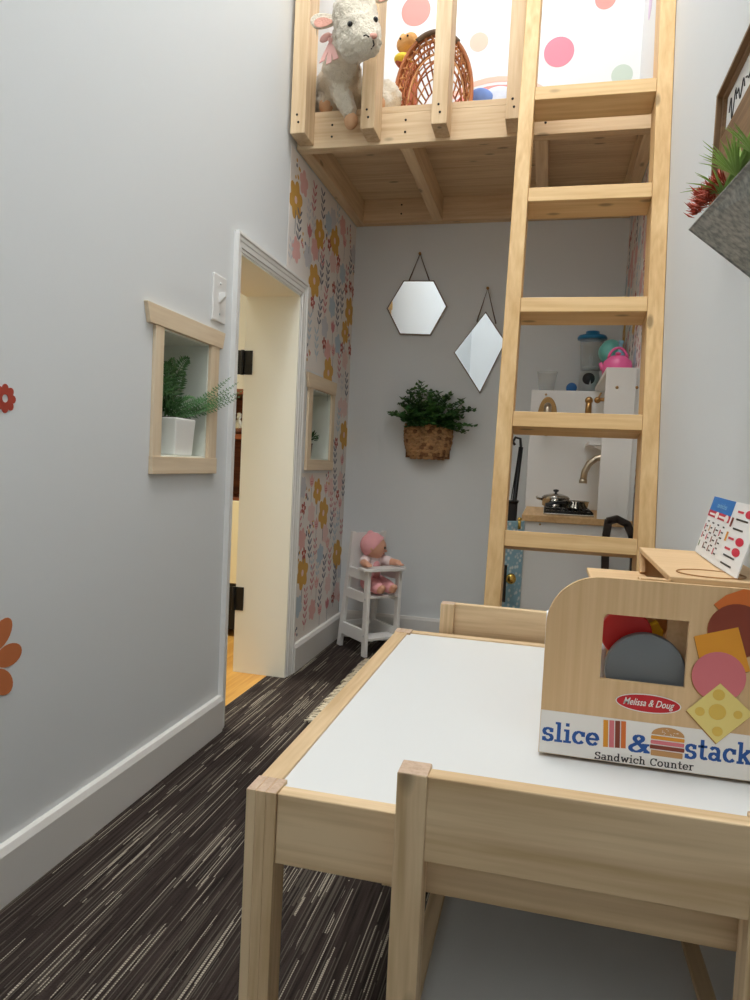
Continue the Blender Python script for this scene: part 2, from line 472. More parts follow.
def blob(name, prims, voxel, mat, parent, smooth=4, wob=0.0, base=None):
    """one continuous surface grown round tapered limbs: prims = (p0, p1, r0, r1)"""
    b = MB()
    for p0, p1, r0, r1 in prims:
        p0, p1 = Vector(p0), Vector(p1)
        n = max(1, int((p1-p0).length/(min(r0, r1)*.45))+1)
        for i in range(n+1):
            t = i/n; b.ball(p0.lerp(p1, t), r0+(r1-r0)*t, 14, 9)
    me = bpy.data.meshes.new('tmp'); me.from_pydata(b.v, [], b.f)
    o = bpy.data.objects.new('tmp', me); COL.objects.link(o)
    md = o.modifiers.new('r', 'REMESH'); md.mode = 'VOXEL'; md.voxel_size = voxel
    ms = o.modifiers.new('s', 'SMOOTH'); ms.iterations = smooth; ms.factor = .6
    m2 = evaluated_mesh(o)
    bpy.data.objects.remove(o)
    vs = [v.co.copy() for v in m2.vertices]; fs = [tuple(p.vertices) for p in m2.polygons]
    if wob:
        from mathutils import noise
        ns = [v.normal.copy() for v in m2.vertices]
        vs = [v+n*(noise.noise(v*90)*wob+noise.noise(v*220)*wob*.6) for v, n in zip(vs, ns)]
    return MB().add(vs, fs, 0, True).build(name, mat, parent, weld=False)

# ------------------------------------------------------------------ room
XL, XR, YB, YF, ZC = -.8155, .2515, 2.82, -1.6, 3.7
WT = .180                                   # wall thickness at the doorway
fl = struct(MB().box(-.875, XR+.3, YF, YB+.1, -.05, 0).build('floor', 'carpet'))
struct(MB().box(-2.9, -.8752, .4, 4.6, -.05, 0).build('floor_hall', 'hallfloor'))
struct(MB().box(XL-.3, XR+.2, YF-.2, YB+.2, ZC, ZC+.1).build('ceiling', 'ceiling'))
struct(MB().box(XL-WT, XR+.2, YB, YB+.12, 0, ZC).build('wall_back', 'paint'))
struct(MB().box(XR, XR+.12, YF, YB, 0, ZC).build('wall_right', 'paint'))
struct(MB().box(XL-WT, XR+.12, YF-.12, YF, 0, ZC).build('wall_front', 'paint'))
# left wall with the doorway and two little window openings
D0, D1, DZ = 1.728, 2.192, 1.272
N1 = (1.360, 1.576, .728, 1.003)
N2 = (2.349, 2.575, .736, .985)
wl = MB()
def wl_box(y0, y1, z0, z1): wl.box(XL-WT, XL, y0, y1, z0, z1)
wl_box(YF, N1[0], 0, ZC); wl_box(N1[0], N1[1], 0, N1[2]); wl_box(N1[0], N1[1], N1[3], ZC)
wl_box(N1[1], D0, 0, ZC); wl_box(D0, D1, DZ, ZC)
wl_box(D1, N2[0], 0, ZC); wl_box(N2[0], N2[1], 0, N2[2]); wl_box(N2[0], N2[1], N2[3], ZC); wl_box(N2[1], YB, 0, ZC)
wall_left = struct(wl.build('wall_left', 'paint', weld=False))
struct(MB().box(-3.0, -2.9, .4, 4.6, 0, ZC).build('wall_hall', 'hallwall'))
struct(MB().box(-2.9, XL-WT, 4.6, 4.7, 0, ZC).build('wall_hall_end', 'hallwall'))
struct(MB().box(-2.9, XL-WT, .3, .4, 0, ZC).build('wall_hall_near', 'hallwall'))
struct(MB().box(-2.9, XL-WT, .4, 4.6, 2.6, 2.7).build('ceiling_hall', 'ceiling'))

# wallpaper: printed flowers on both side walls under the loft
def flower_pts(cy_, cz, r, n, deep=.35, rot=0, k=40):
    return [(cy_+r*(1-deep+deep*abs(math.cos(n*(a)/2)))*math.cos(a+rot), cz+r*(1-deep+deep*abs(math.cos(n*a/2)))*math.sin(a+rot)) for a in [2*PI*i/k for i in range(k)]]
O1W, DZW = 2.247, 1.3185
def wallpaper(xw, sgn, y0, y1, z0, z1, seed, special, hole=None):
    rnd = random.Random(seed)
    mats = ['paper', 'w_mustard', 'w_pink', 'w_blush', 'w_navy', 'w_blue', 'w_red', 'w_rose', 'w_gray']
    b = MB(); lay = [0]
    def X(d): return xw+sgn*d
    def pl(pts, mi):
        lay[0] = (lay[0]+1) % 40
        q = [(min(max(p[0], y0), y1), min(max(p[1], z0), z1)) for p in pts]
        b.poly([(X(.0012+lay[0]*.00002), *p) for p in q], mi)
    def rects():
        if not hole: return [(y0, y1, z0, z1)]
        h0, h1, g0, g1 = hole
        return [(y0, O1W, DZW, z1), (O1W, h0, z0, z1), (h1, y1, z0, z1), (h0, h1, z0, g0), (h0, h1, g1, z1)]
        return [(y0, h0, z0, z1), (h1, y1, z0, z1), (h0, h1, z0, g0), (h0, h1, g1, z1)]
    for a, c, d, e in rects(): b.box(min(X(0), X(.001)), max(X(0), X(.001)), a, c, d, e, 0)
    def inhole(y, z, r):
        return hole and hole[0]-r < y < hole[1]+r and hole[2]-r < z < hole[3]+r
    def ok(y, z, r):
        if hole and y < O1W+r and z < DZW+r*1.3: return False
        return y0+r*.3 < y < y1-r*.3 and z0+r < z < z1-r and not inhole(y, z, r)
    def ell(y, z, a, c, rot, mi):
        pl([(y+a*math.cos(t)*math.cos(rot)-c*math.sin(t)*math.sin(rot), z+a*math.cos(t)*math.sin(rot)+c*math.sin(t)*math.cos(rot)) for t in [2*PI*i/12 for i in range(12)]], mi)
    def line(ya, za, yb, zb, w, mi):
        dy, dz = yb-ya, zb-za; l = math.hypot(dy, dz) or 1; ny, nz = -dz/l*w/2, dy/l*w/2
        pl([(ya-ny, za-nz), (ya+ny, za+nz), (yb+ny, zb+nz), (yb-ny, zb-nz)], mi)
    def stem(y, z, h, mi, lean, leafr=.014):
        line(y, z, y+lean, z+h, .003, mi)
        n = int(h/.022)
        for i in range(1, n+1):
            t = i/n
            for sd in (-1, 1):
                ell(y+lean*t+sd*.012, z+h*t+.006, leafr, .0045, PI/2-sd*.75, mi)
    def tulip(y, z, r, mi, mi2):
        line(y, z-r*2.4, y, z, .003, 4)
        pl([(y-r*.7, z), (y-r, z+r*1.1), (y-r*.5, z+r*.7), (y, z+r*1.4), (y+r*.5, z+r*.7), (y+r, z+r*1.1), (y+r*.7, z), (y, z-r*.5)], mi)
        line(y-r*.5, z+r*.35, y+r*.5, z+r*.35, .004, mi2); line(y-r*.5, z+r*.05, y+r*.5, z+r*.05, .004, mi2)
    placed = []
    for (y, z, r) in special: placed.append((y, z, r*1.1))
    tries = 0
    kinds = ['stem', 'tulip', 'blob', 'sprig', 'red', 'stem', 'blob', 'berry']
    cnt = 0
    while tries < 2600:
        tries += 1
        y, z = rnd.uniform(y0, y1), rnd.uniform(z0, z1)
        k = kinds[cnt % len(kinds)]
        r = {'stem': .05, 'tulip': .045, 'blob': .042, 'sprig': .04, 'red': .03, 'berry': .03}[k]
        if not ok(y, z, r*.9): continue
        if any((y-p[0])**2+(z-p[1])**2 < (.66*(r+p[2]))**2 for p in placed): continue
        placed.append((y, z, r)); cnt += 1
        if k == 'stem': stem(y, z-r, r*2, rnd.choice([4, 4, 5, 7]), rnd.uniform(-.015, .015))
        elif k == 'tulip': tulip(y, z+.01, r*.6, rnd.choice([2, 7, 2]), rnd.choice([7, 3]))
        elif k == 'blob': pl(flower_pts(y, z, r, rnd.choice([5, 6]), .3, rnd.random()), rnd.choice([2, 3, 8, 5]))
        elif k == 'sprig': stem(y, z-r, r*1.8, rnd.choice([5, 8, 7]), rnd.uniform(-.01, .01), .01)
        elif k == 'red':
            line(y, z-r*1.2, y, z, .003, 4)
            pl(flower_pts(y, z, r*.8, 5, .5, rnd.random()), 6); pl(flower_pts(y, z, r*.25, 6, .2), 3)
        else:
            for i in range(7): ell(y+rnd.uniform(-r, r)*.7, z+rnd.uniform(-r, r), .006, .006, 0, rnd.choice([7, 1, 4]))
    for (y, z, r) in special:
        line(y, z-r*1.7, y, z-r*.5, .004, 4)
        pl(flower_pts(y, z, r, 6, .32, .3), 1)
        pl(flower_pts(y, z, r*.2, 6, .1), 3)
    return b, mats
sp_px = [(295.6, 200), (334.5, 241), (314, 281), (349, 312), (328, 373), (343.6, 435), (323, 513), (302, 573), (337, 555)]
spec = [(atx(px, py, XL).y, atx(px, py, XL).z, .062) for px, py in sp_px]
spec += [(2.46, .62, .05), (2.72, 1.25, .05), (2.36, 1.52, .055), (2.74, .36, .055)]
b, ms = wallpaper(XL, 1, 2.065, YB-.001, .098, 1.693, 3, spec, hole=(2.2835, 2.6225, .688, 1.045))
# clear of the door casing
b2 = b
wp = b.build('wallpaper', ms, wall_left, weld=False, fixn=False)
rnd = random.Random(11)
specR = [(2.2+i*.11+rnd.uniform(-.02, .02), .5+((i*.37) % 1.1), .055) for i in range(6)]
b, ms = wallpaper(XR, -1, 2.12, YB-.001, .0, 1.693, 5, specR)
b.build('wallpaper', ms, bpy.data.objects['wall_right'], weld=False, fixn=False)

# baseboards
def baseboard(name, y0, y1, h=.097):
    b = MB()
    prof = [(XL, 0), (XL+.017, 0), (XL+.017, h-.012), (XL+.012, h), (XL, h)]
    b.prism([(p[0], y0, p[1]) for p in prof], (0, y1-y0, 0))
    return struct(b.build(name, 'paint_base', bevel=.001))
baseboard('baseboard_left', YF, 1.694)
baseboard('baseboard_left_far', 2.247, YB)
b = MB(); b.prism([(XL+.017, YB, 0), (XL+.017, YB-.013, 0), (XL+.017, YB-.013, .1), (XL+.017, YB-.009, .111), (XL+.017, YB, .111)], (XR-XL-.017, 0, 0))
struct(b.build('baseboard_back', 'paint_base'))

# door casing with its stepped moulding, jamb lining, hinges
door = empty('door_1', (XL, 1.97, 0)); door['kind'] = 'structure'
O0, O1, OZ = 1.695, 2.244, 1.318
steps = [(0, .006), (.008, .006), (.010, .009), (.022, .009), (.025, .011), (.034, .011), (.037, .014), (.045, .014), (.045, 0), (0, 0)]
def side_casing(inner, outer, ztop_in, ztop_out, name):
    b = MB(); s = (outer-inner)/.045
    lo = []; hi = []
    for d, h in steps:
        y = inner+s*d; z = ztop_in+(ztop_out-ztop_in)*d/.045
        lo.append(Vector((XL+h, y, 0))); hi.append(Vector((XL+h, y, z)))
    n = len(steps)
    b.add(lo+hi, [tuple(range(n)), tuple(range(n, 2*n))]+[(i, (i+1) % n, n+(i+1) % n, n+i) for i in range(n)])
    return b.build(name, 'paint_white', door)
side_casing(D0, O0, DZ, OZ, 'casing'); side_casing(D1, O1, DZ, OZ, 'casing')
b = MB(); lo = []; hi = []
for d, h in steps:
    z = DZ+(OZ-DZ)*d/.045
    lo.append(Vector((XL+h, D0-(D0-O0)*d/.045, z))); hi.append(Vector((XL+h, D1+(O1-D1)*d/.045, z)))
n = len(steps)
b.add(lo+hi, [tuple(range(n)), tuple(range(n, 2*n))]+[(i, (i+1) % n, n+(i+1) % n, n+i) for i in range(n)])
b.build('casing_head', 'paint_white', door)
b = MB(); t = .006
b.box(XL-WT-.004, XL+.004, D1-t, D1, 0, DZ); b.box(XL-WT-.004, XL+.004, D0, D0+t, 0, DZ); b.box(XL-WT-.004, XL+.004, D0, D1, DZ-t, DZ)
b.build('jamb', 'jamb', door)
for zc in (at(247.5, 363, D1).z, at(237, 598, D1).z):
    b = MB(); xh = XL-WT
    b.box(xh-.006, xh+.026, D1-t-.003, D1-t-.0005, zc-.04, zc+.04)
    b.tube([(xh-.008, D1-t-.006, zc-.041), (xh-.008, D1-t-.006, zc+.041)], .006, 10)
    b.box(xh-.034, xh-.008, D1-t-.0075, D1-t-.005, zc-.04, zc+.04)
    for k in (-.025, 0, .025): b.lathe([(.003, 0), (.003, .001), (0, .0015)], (xh+.012, D1-t-.004, zc+k), 'Y', 8)
    h = b.build('hinge', 'black', door, bevel=.0008)
    h['label'] = 'black hinge leaf on the door jamb'
# light switch
sw = empty('light_switch', (XL, 1.615, 1.123), 'white light switch plate on grey wall beside the door casing', 'light switch')
y0, y1, z0, z1 = 1.58, 1.65, 1.066, 1.18
MB().box(XL, XL+.006, y0, y1, z0, z1).build('plate', 'white', sw, bevel=.003, seg=3)
b = MB(); b.hexa([(XL+.006, 1.609, 1.112), (XL+.006, 1.621, 1.112), (XL+.006, 1.621, 1.136), (XL+.006, 1.609, 1.136)],
                 [(XL+.022, 1.611, 1.128), (XL+.022, 1.619, 1.128), (XL+.020, 1.619, 1.139), (XL+.020, 1.611, 1.139)])
b.build('toggle', 'white', sw, bevel=.001)
for zz in (1.086, 1.16):
    MB().lathe([(.003, 0), (.003, .001), (0, .0016)], (XL+.006, 1.615, zz), 'X', 10).build('screw', 'silverplastic', sw)

# little windows through the wall
def window(name, n, outer_side, head, sill):
    w = empty(name, (XL, (n[0]+n[1])/2, n[2])); w['kind'] = 'structure'
    th = .008
    ys0, ys1 = outer_side
    zt0, zt1 = n[3], head[2]
    b = MB()
    b.prism([(XL, head[0]+.012, zt0), (XL, head[1]-.012, zt0), (XL, head[1], zt1), (XL, head[0], zt1)], (th+.002, 0, 0))
    b.build('window_head', 'trimwoodY', w, bevel=.001)
    MB().box(XL, XL+th, ys0, n[0], n[2], zt0).build('window_side', 'trimwoodZ', w, bevel=.001)
    MB().box(XL, XL+th, n[1], ys1, n[2], zt0).build('window_side', 'trimwoodZ', w, bevel=.001)
    MB().box(XL, XL+th+.002, ys0-.002, ys1+.002, sill, n[2]).build('window_sill', 'trimwoodY', w, bevel=.001)
    t = .004; b = MB()
    b.box(XL-WT, XL, n[0], n[0]+t, n[2], n[3]); b.box(XL-WT, XL, n[1]-t, n[1], n[2], n[3])
    b.box(XL-WT, XL, n[0], n[1], n[2], n[2]+t); b.box(XL-WT, XL, n[0], n[1], n[3]-t, n[3])
    b.box(XL-WT-.012, XL-WT, n[0], n[1], n[2], n[3])
    b.build('reveal', 'reveal', w)
    return w
window('window_1', N1, (1.326, 1.619), (1.289, 1.645, 1.044), .69)
window('window_2', N2, (2.306, 2.611), (2.284, 2.622, 1.035), .698)

# ------------------------------------------------------------------ plants
def leaf_quad(b, p, d, n, L, w, mi=0, fold=.25):
    d = d.normalized(); s = d.cross(n)
    s = s.normalized() if s.length > 1e-6 else d.orthogonal().normalized()
    nn = s.cross(d)
    b.add([p, p+d*L*.45+s*w/2-nn*w*fold, p+d*L, p+d*L*.45-s*w/2-nn*w*fold, p+d*L*.5], [(0, 1, 4), (1, 2, 4), (2, 3, 4), (3, 0, 4)], mi, False)
def frond(b, pts, L0, n=22, face=Vector((.85, -.5, .15))):
    a, c, d = [Vector(p) for p in pts]
    def bez(t): return a*(1-t)**2+c*2*t*(1-t)+d*t*t
    ps = [bez(i/n) for i in range(n+1)]
    b.tube(ps, [.0016*(1-.7*i/n) for i in range(n+1)], 5)
    for i in range(2, n+1):
        t = i/n; p = ps[i]; dr = (ps[i]-ps[i-1]).normalized()
        side = dr.cross(face).normalized(); up = side.cross(dr)
        L = L0*math.sin(PI*min(1, .10+.9*t))**.5*(1-.45*t)
        for sg_ in (-1, 1):
            leaf_quad(b, p, side*sg_+dr*.42+up*random.uniform(-.25, .25), up, L*random.uniform(.85, 1.1), (.0092 if L0 > .02 else .0062)*(1-.4*t), fold=.2)
# potted fern standing in the near window
fx, fy, fz = -.866, 1.488, N1[2]+.004
fern = empty('potted_fern', (fx, fy, fz), 'green fern in a white pot standing in the nearer small window', 'potted plant')
b = MB()
w0, w1, hh = .041, .046, .086
q = lambda w, z: [(fx-w, fy-w, z), (fx+w, fy-w, z), (fx+w, fy+w, z), (fx-w, fy+w, z)]
b.hexa(q(w0, fz), q(w1, fz+hh))
pot = b.build('pot', 'potwhite', fern, bevel=.004, seg=3)
MB().box(fx-w1+.004, fx+w1-.004, fy-w1+.004, fy+w1-.004, fz+hh-.001, fz+hh+.0015).build('soil', 'soil', fern)
top = Vector((fx, fy, fz+hh))
tips = [(-.835, 1.520, .958, .97), (-.85, 1.47, .955, .94), (-.85, 1.43, .935, .92), (-.88, 1.50, .95, .95), (-.87, 1.42, .90, .90), (-.86, 1.545, .935, .92),
        (-.775, 1.665, .925, .86), (-.768, 1.685, .908, .85), (-.770, 1.675, .893, .835), (-.785, 1.64, .935, .875), (-.775, 1.62, .895, .85), (-.84, 1.43, .87, .88), (-.80, 1.55, .87, .86), (-.80, 1.49, .865, .88)]
for i, (x, y, z, zm) in enumerate(tips):
    b = MB(); tip = Vector((x, y, z)); mid = (top+tip)/2; mid.z = zm
    if 6 <= i <= 10: mid = Vector((-.81, 1.545, zm-.012))
    st = top+Vector((random.uniform(-.015, .015), random.uniform(-.015, .015), 0))
    frond(b, [st, mid, tip], .029 if i < 6 else .017, 18 if i < 6 else 24, Vector((.85, -.5, .15)) if i < 6 else Vector((.6, -.45, .65)))
    b.build('frond', 'fern', fern, weld=False, fixn=False)
# small plant in the far window
fx, fy, fz = -.87, 2.475, N2[2]+.004
sp_ = empty('small_potted_plant', (fx, fy, fz), 'small leafy plant in a brown pot in the farther window on the wallpaper', 'potted plant')
MB().lathe([(.018, 0), (.022, .05), (.024, .055), (.020, .055), (.0, .05)], (fx, fy, fz), seg=20).build('pot', 'potbrown', sp_)
b = MB()
for i in range(150):
    th = random.uniform(0, 2*PI); ph = random.uniform(.1, 1.0)*PI/2
    d = Vector((math.cos(th)*math.cos(ph), math.sin(th)*math.cos(ph), math.sin(ph)))
    p = Vector((fx, fy, fz+.066))+d*random.uniform(.012, .034)
    leaf_quad(b, p, d+Vector((random.uniform(-.5, .5),)*3), Vector((0, 0, 1)), .022, .014)
b.tube([(fx, fy, fz+.05), (fx, fy, fz+.085)], .003, 6)
b.build('foliage', 'leafdark', sp_, weld=False, fixn=False)

# woven wall basket with trailing plant
pc = at(429, 430, YB); bx, bz = pc.x, pc.z
hb = empty('hanging_basket_plant', (bx, YB, bz), 'bushy green plant in a woven half basket hanging on the back wall', 'plant basket')
prof = [(.062, -.118), (.082, -.095), (.094, -.055), (.097, -.01), (.094, .02)]
b = MB()
rows = 17
def prof_r(z):
    for (r0, z0), (r1, z1) in zip(prof, prof[1:]):
        if z <= z1: return r0+(r1-r0)*(z-z0)/(z1-z0)
    return prof[-1][0]
rows = 11
for i in range(rows):
    z = -.112+.128*i/(rows-1); r = prof_r(z); nk = 15
    for k in range(nk):
        a = PI+PI*(k+.5*(i % 2)+.25)/nk
        p = Vector((bx+r*math.cos(a), YB-.006+r*math.sin(a)*.72, bz+z))
        b.ball(p, (.0122, .006, .0080), 10, 7, mi=random.choice([0, 0, 1]), rot=Matrix.Rotation(a+PI/2, 3, 'Z') @ Matrix.Rotation(.45 if (i+k) % 2 else -.45, 3, 'Y'))
inner = [(r-.006, z) for r, z in prof]
nb = len(b.v); b.lathe([(0.001, -.118)]+inner, (bx, YB-.006, bz), seg=24, a0=PI, a1=2*PI, mi=1, cap=False)
for v in b.v[nb:]: v.y = YB-.006+(v.y-(YB-.006))*.70
b.box(bx-.09, bx+.09, YB-.008, YB-.002, bz-.115, bz+.02, 1)
for v in b.v:
    pass
hbk = b.build('basket', ['seagrass', 'seagrass2'], hb, weld=False)
b = MB(); cen = Vector((bx, YB-.05, bz+.02))
targets = [(421, 384), (391, 412), (398, 403), (405, 397), (412, 392), (430, 393), (440, 395), (452, 394), (460, 401), (468, 408), (471, 424), (465, 430), (403, 420), (398, 415), (412, 410), (425, 402), (436, 403), (447, 405), (456, 414), (418, 417), (430, 415), (442, 418), (452, 425), (410, 425), (424, 425), (463, 418)]
for (tx, ty) in targets*3:
    tip = at(tx+random.uniform(-4, 4), ty+random.uniform(-3, 3), YB-random.uniform(.02, .13))
    st = cen+Vector((random.uniform(-.06, .06), random.uniform(-.02, .02), -.015))
    mid = (st+tip)/2+Vector((0, -.015, .02))
    ps = [st*(1-t)**2+mid*2*t*(1-t)+tip*t*t for t in [i/9 for i in range(10)]]
    b.tube(ps, .0014, 4)
    for i in range(2, 10):
        for k in range(4):
            a = random.uniform(0, 2*PI); d = Vector((math.cos(a), math.sin(a)*.8-.2, random.uniform(-.3, .7)))
            p = ps[i].copy(); p.y = min(p.y, YB-.006)
            leaf_quad(b, p, d, Vector((0, -.6, 1)), random.uniform(.015, .024), random.uniform(.013, .019), mi=random.choice([0, 0, 1]), fold=.15)
for v in b.v: v.y = min(v.y, YB-.002)
b.build('foliage', ['leafdark', 'leaf'], hb, weld=False, fixn=False)

# mirrors on the back wall
def wall_mirror(name, corners_px, nail_px, label, ch):
    pts = [at(x, y, YB) for x, y in corners_px]
    c = sum(pts, Vector())/len(pts)
    t = empty(name, (c.x, YB, min(p.z for p in pts)), label, 'mirror')
    b = MB(); outer = [Vector((p.x, YB-.004, p.z)) for p in pts]
    b.prism([c.lerp(p, 1.0)*1 for p in [Vector((p.x, YB-.003, p.z)) for p in pts]], (0, -.006, 0))
    b.build('mirror_frame', 'mirroredge', t)
    inn = [Vector((c.x+(p.x-c.x)*.955, YB-.0094, c.z+(p.z-c.z)*.955)) for p in pts]
    bm = MB(); bm.prism(inn, (0, -.0012, 0)); bm.build('mirror_glass', 'mirror', t)
    nail = at(*nail_px, YB)
    b = MB(); b.tube([(ch[0].x, YB-.006, ch[0].z), (nail.x, YB-.010, nail.z), (ch[1].x, YB-.006, ch[1].z)], .0028, 6)
    b.build('hanging_cord', 'cord', t)
    MB().lathe([(.004, 0), (.004, -.012), (.006, -.013), (.006, -.015), (0, -.0155)], (nail.x, YB, nail.z), 'Y', 10).build('nail', 'bronze', t)
wall_mirror('wall_mirror', [(387, 309), (404, 281), (434.5, 281), (447.5, 307), (431, 336), (400, 335)], (420.5, 254.5),
            'hexagonal wall mirror hanging from a cord on the back wall', [at(409, 282, YB), at(430, 282, YB)])
wall_mirror('wall_mirror', [(454, 353), (486, 312), (506, 342), (480, 394)], (488, 289),
            'diamond shaped wall mirror hanging from a cord beside the ladder', [at(477, 322, YB), at(496, 324, YB)])

# ------------------------------------------------------------------ loft
ZB, ZJ, ZD = 1.697, 1.788, 1.807
loft = empty('loft_platform', (-.28, 2.45, ZB), 'raw pine loft platform with railing built between the walls', 'loft')
yf = 2.105
MB().box(XL+.002, XR-.002, yf, yf+.038, ZB, ZJ).build('fascia_board', 'loftX', loft, bevel=.0015)
MB().box(XL+.04, XR-.04, YB-.04, YB-.002, ZB, ZJ).build('back_ledger', 'loftX', loft, bevel=.0015)
MB().box(XL+.002, XL+.040, yf+.038, YB-.002, ZB, ZJ).build('side_beam', 'loftY', loft, bevel=.0015)
MB().box(XR-.040, XR-.002, yf+.038, YB-.002, ZB, ZJ).build('side_beam', 'loftY', loft, bevel=.0015)
for xj in (-.472, -.07):
    MB().box(xj-.019, xj+.019, yf+.038, YB-.04, ZB, ZJ).build('joist', 'loftY', loft, bevel=.0015)
edges = [yf, 2.245, 2.39, 2.535, 2.68, YB+.0022]
for a, c in zip(edges, edges[1:]):
    MB().box(XL+.002, XR-.002, a, c-.0025, ZJ, ZD).build('deck_board', 'loftX', loft, bevel=.001)
def screws(par, pts):
    for p in pts:
        MB().lathe([(.0035, 0), (.0035, -.001), (0, -.0012)], p, 'Y', 8).build('screw', 'screw', par)
ys0, ys1 = 2.018, 2.1045
for nm, x0, x1 in (('corner_post', -.803, -.757), ('baluster', -.586, -.544), ('baluster', -.377, -.332), ('baluster', -.168, -.127)):
    o = MB().box(x0, x1, ys0, ys1, 1.706, 2.55).build(nm, 'loftZ', loft, bevel=.002)
    xc = (x0+x1)/2
    screws(o, [(xc-.003, ys0, 1.760), (xc+.002, ys0, 1.738)])
MB().box(XL+.002, -.127, ys0, ys1, 2.551, 2.589).build('top_rail', 'loftX', loft, bevel=.002)
fb = bpy.data.objects['fascia_board']
screws(fb, [(x, yf, z) for x in (-.70, -.47, -.06) for z in (1.765, 1.73)])
bl_ = bpy.data.objects['back_ledger']
screws(bl_, [(x, YB-.04, z) for x in (-.62, .02) for z in (1.765, 1.73)])

# ladder
lad = empty('ladder', (.06, 1.6, 0), 'raw wood ladder leaning up against the loft platform', 'ladder')
def ly(z): return 1.717+.198*(z-.738)
LD = Vector((0, .198, 1)).normalized(); LN = Vector((0, LD.z, -LD.y))    # along the rail; into depth
def rail(x0, x1, ztop):
    b = MB(); d = .089
    p0 = Vector((0, ly(0), 0)); p1 = Vector((0, ly(ztop), ztop))
    k = d/LN.y
    bot = [(x0, p0.y, 0), (x1, p0.y, 0), (x1, p0.y+k, 0), (x0, p0.y+k, 0)]
    tp = [(x0, p1.y, ztop), (x1, p1.y, ztop), (x1, p1.y+d*LN.y, ztop+d*LN.z), (x0, p1.y+d*LN.y, ztop+d*LN.z)]
    b.hexa(bot, tp)
    return b.build('rail', 'firZ', lad, bevel=.002)
rail(-.124, -.086, 2.5); rail(.2125, .2505, 2.5)
for z in (.018, .305, .592, .879, 1.166, 1.456, 1.735):
    t0 = Vector((0, ly(z), z)); u = LD*-.038; d = LN*.086
    b = MB(); c = [t0+LN*.002, t0+LN*.002+u, t0+LN*.002+u+d, t0+LN*.002+d]
    b.hexa([(-.0855, p.y, p.z) for p in c], [(.212, p.y, p.z) for p in c])
    b.build('rung', 'firX', lad, bevel=.0015)

# ------------------------------------------------------------------ table and chairs
TX0, TX1, TY0, TY1, TZ = -.236, .243, .553, 1.192, .45
tb = empty('play_table', (0, .87, 0), 'low children\'s table with white top and pine frame', 'table')
lw = .028
for i, (x, y) in enumerate(((TX0, TY0), (TX1-lw, TY0), (TX0, TY1-lw), (TX1-lw, TY1-lw))):
    b = MB()
    g = .0016   # three laminated strips
    for k in range(3):
        b.box(x+k*lw/3, x+(k+1)*lw/3-.0006, y, y+lw, 0, TZ)
    b.box(x+.001, x+lw-.001, y+.0008, y+lw-.0008, .001, TZ-.0008)
    cap_top(b.build('leg', 'pineZ', tb, bevel=.0007, weld=False), 'endgrain')
ap = .063; th = .016
def apron(x0, x1, y0, y1, ax): MB().box(x0, x1, y0, y1, TZ-ap, TZ-.0008).build('apron', 'pine'+ax, tb, bevel=.0012)
apron(TX0+lw, TX1-lw, TY0+.002, TY0+.002+th, 'X'); apron(TX0+lw, TX1-lw, TY1-.002-th, TY1-.002, 'X')
apron(TX0+.001, TX0+.001+.021, TY0+lw, TY1-lw, 'Y'); apron(TX1-.022, TX1-.001, TY0+lw, TY1-lw, 'Y')
MB().box(TX0+.022, TX1-.022, TY0+.018, TY1-.018, TZ-.012, TZ-.0035).build('tabletop', 'laminate', tb)

def make_chair(name, x0, yb, sgn, label):
    """yb = outer face of the back; sgn +1: the seat lies towards +y"""
    W, D, HT, pw = .279, .270, .4985, .024
    x1 = x0+W; t = empty(name, (x0+W/2, yb+sgn*D/2, 0), label, 'chair', 'small pine chairs at the play table')
    def Y(a, c): return (min(yb+sgn*a, yb+sgn*c), max(yb+sgn*a, yb+sgn*c))
    def part(nm, xa, xb, a, c, za, zb, mt, bev=.0012):
        ya, yc = Y(a, c); return MB().box(xa, xb, ya, yc, za, zb).build(nm, mt, t, bevel=bev)
    for x in (x0, x1-pw):
        cap_top(part('back_post', x, x+pw, 0, .025, 0, HT, 'pineZ'), 'endgrain')
        part('front_leg', x, x+pw, D-.025, D, 0, .268, 'pineZ')
    part('backrest', x0+pw, x1-pw, .001, .017, .430, HT-.0005, 'pineX')
    part('side_rail', x0+.002, x0+.018, .025, D-.025, .222, .268, 'pineY'); part('side_rail', x1-.018, x1-.002, .025, D-.025, .222, .268, 'pineY')
    part('seat_rail', x0+pw, x1-pw, D-.019, D-.003, .222, .268, 'pineX')
    part('seat', x0+.018, x1-.018, .006, D-.019, .254, .263, 'seatwhite', 0)
    return t
make_chair('play_chair', -.0985, .524, 1, 'small pine chair pushed in at the near end of the table')
make_chair('play_chair', -.164, 1.226, -1, 'small pine chair at the far end of the table by the ladder')

rug = empty('fringed_rug', (-.36, 2.15, 0), 'cream woven rug with a fringed edge on the carpet beyond the table', 'rug')
b = MB(); ny_ = 60
for k in range(43):
    x0 = -.578+k*.0100
    b.tube([(x0+.005, 1.83+.66*i/30, .0055+.0016*(1 if (i+k) % 2 else -1)) for i in range(31)], .0052, 6, mi=0)
for v in b.v: v.z = max(v.z, .0003)
b.build('rug_body', 'rugcream', rug, weld=False)
b = MB()
for i in range(170):
    y = 1.832+.656*i/169; L = random.uniform(.032, .05); dy = random.uniform(-.012, .012); h = random.uniform(.004, .014)
    b.tube([(-.570, y, .006), (-.570-L*.5, y+dy*.4, h), (-.570-L*.85, y+dy, .004+h*.5), (-.570-L, y+dy*1.6, .003)], [.0022, .0022, .002, .0014], 5)
b.build('fringe', 'rugcream', rug, weld=False)

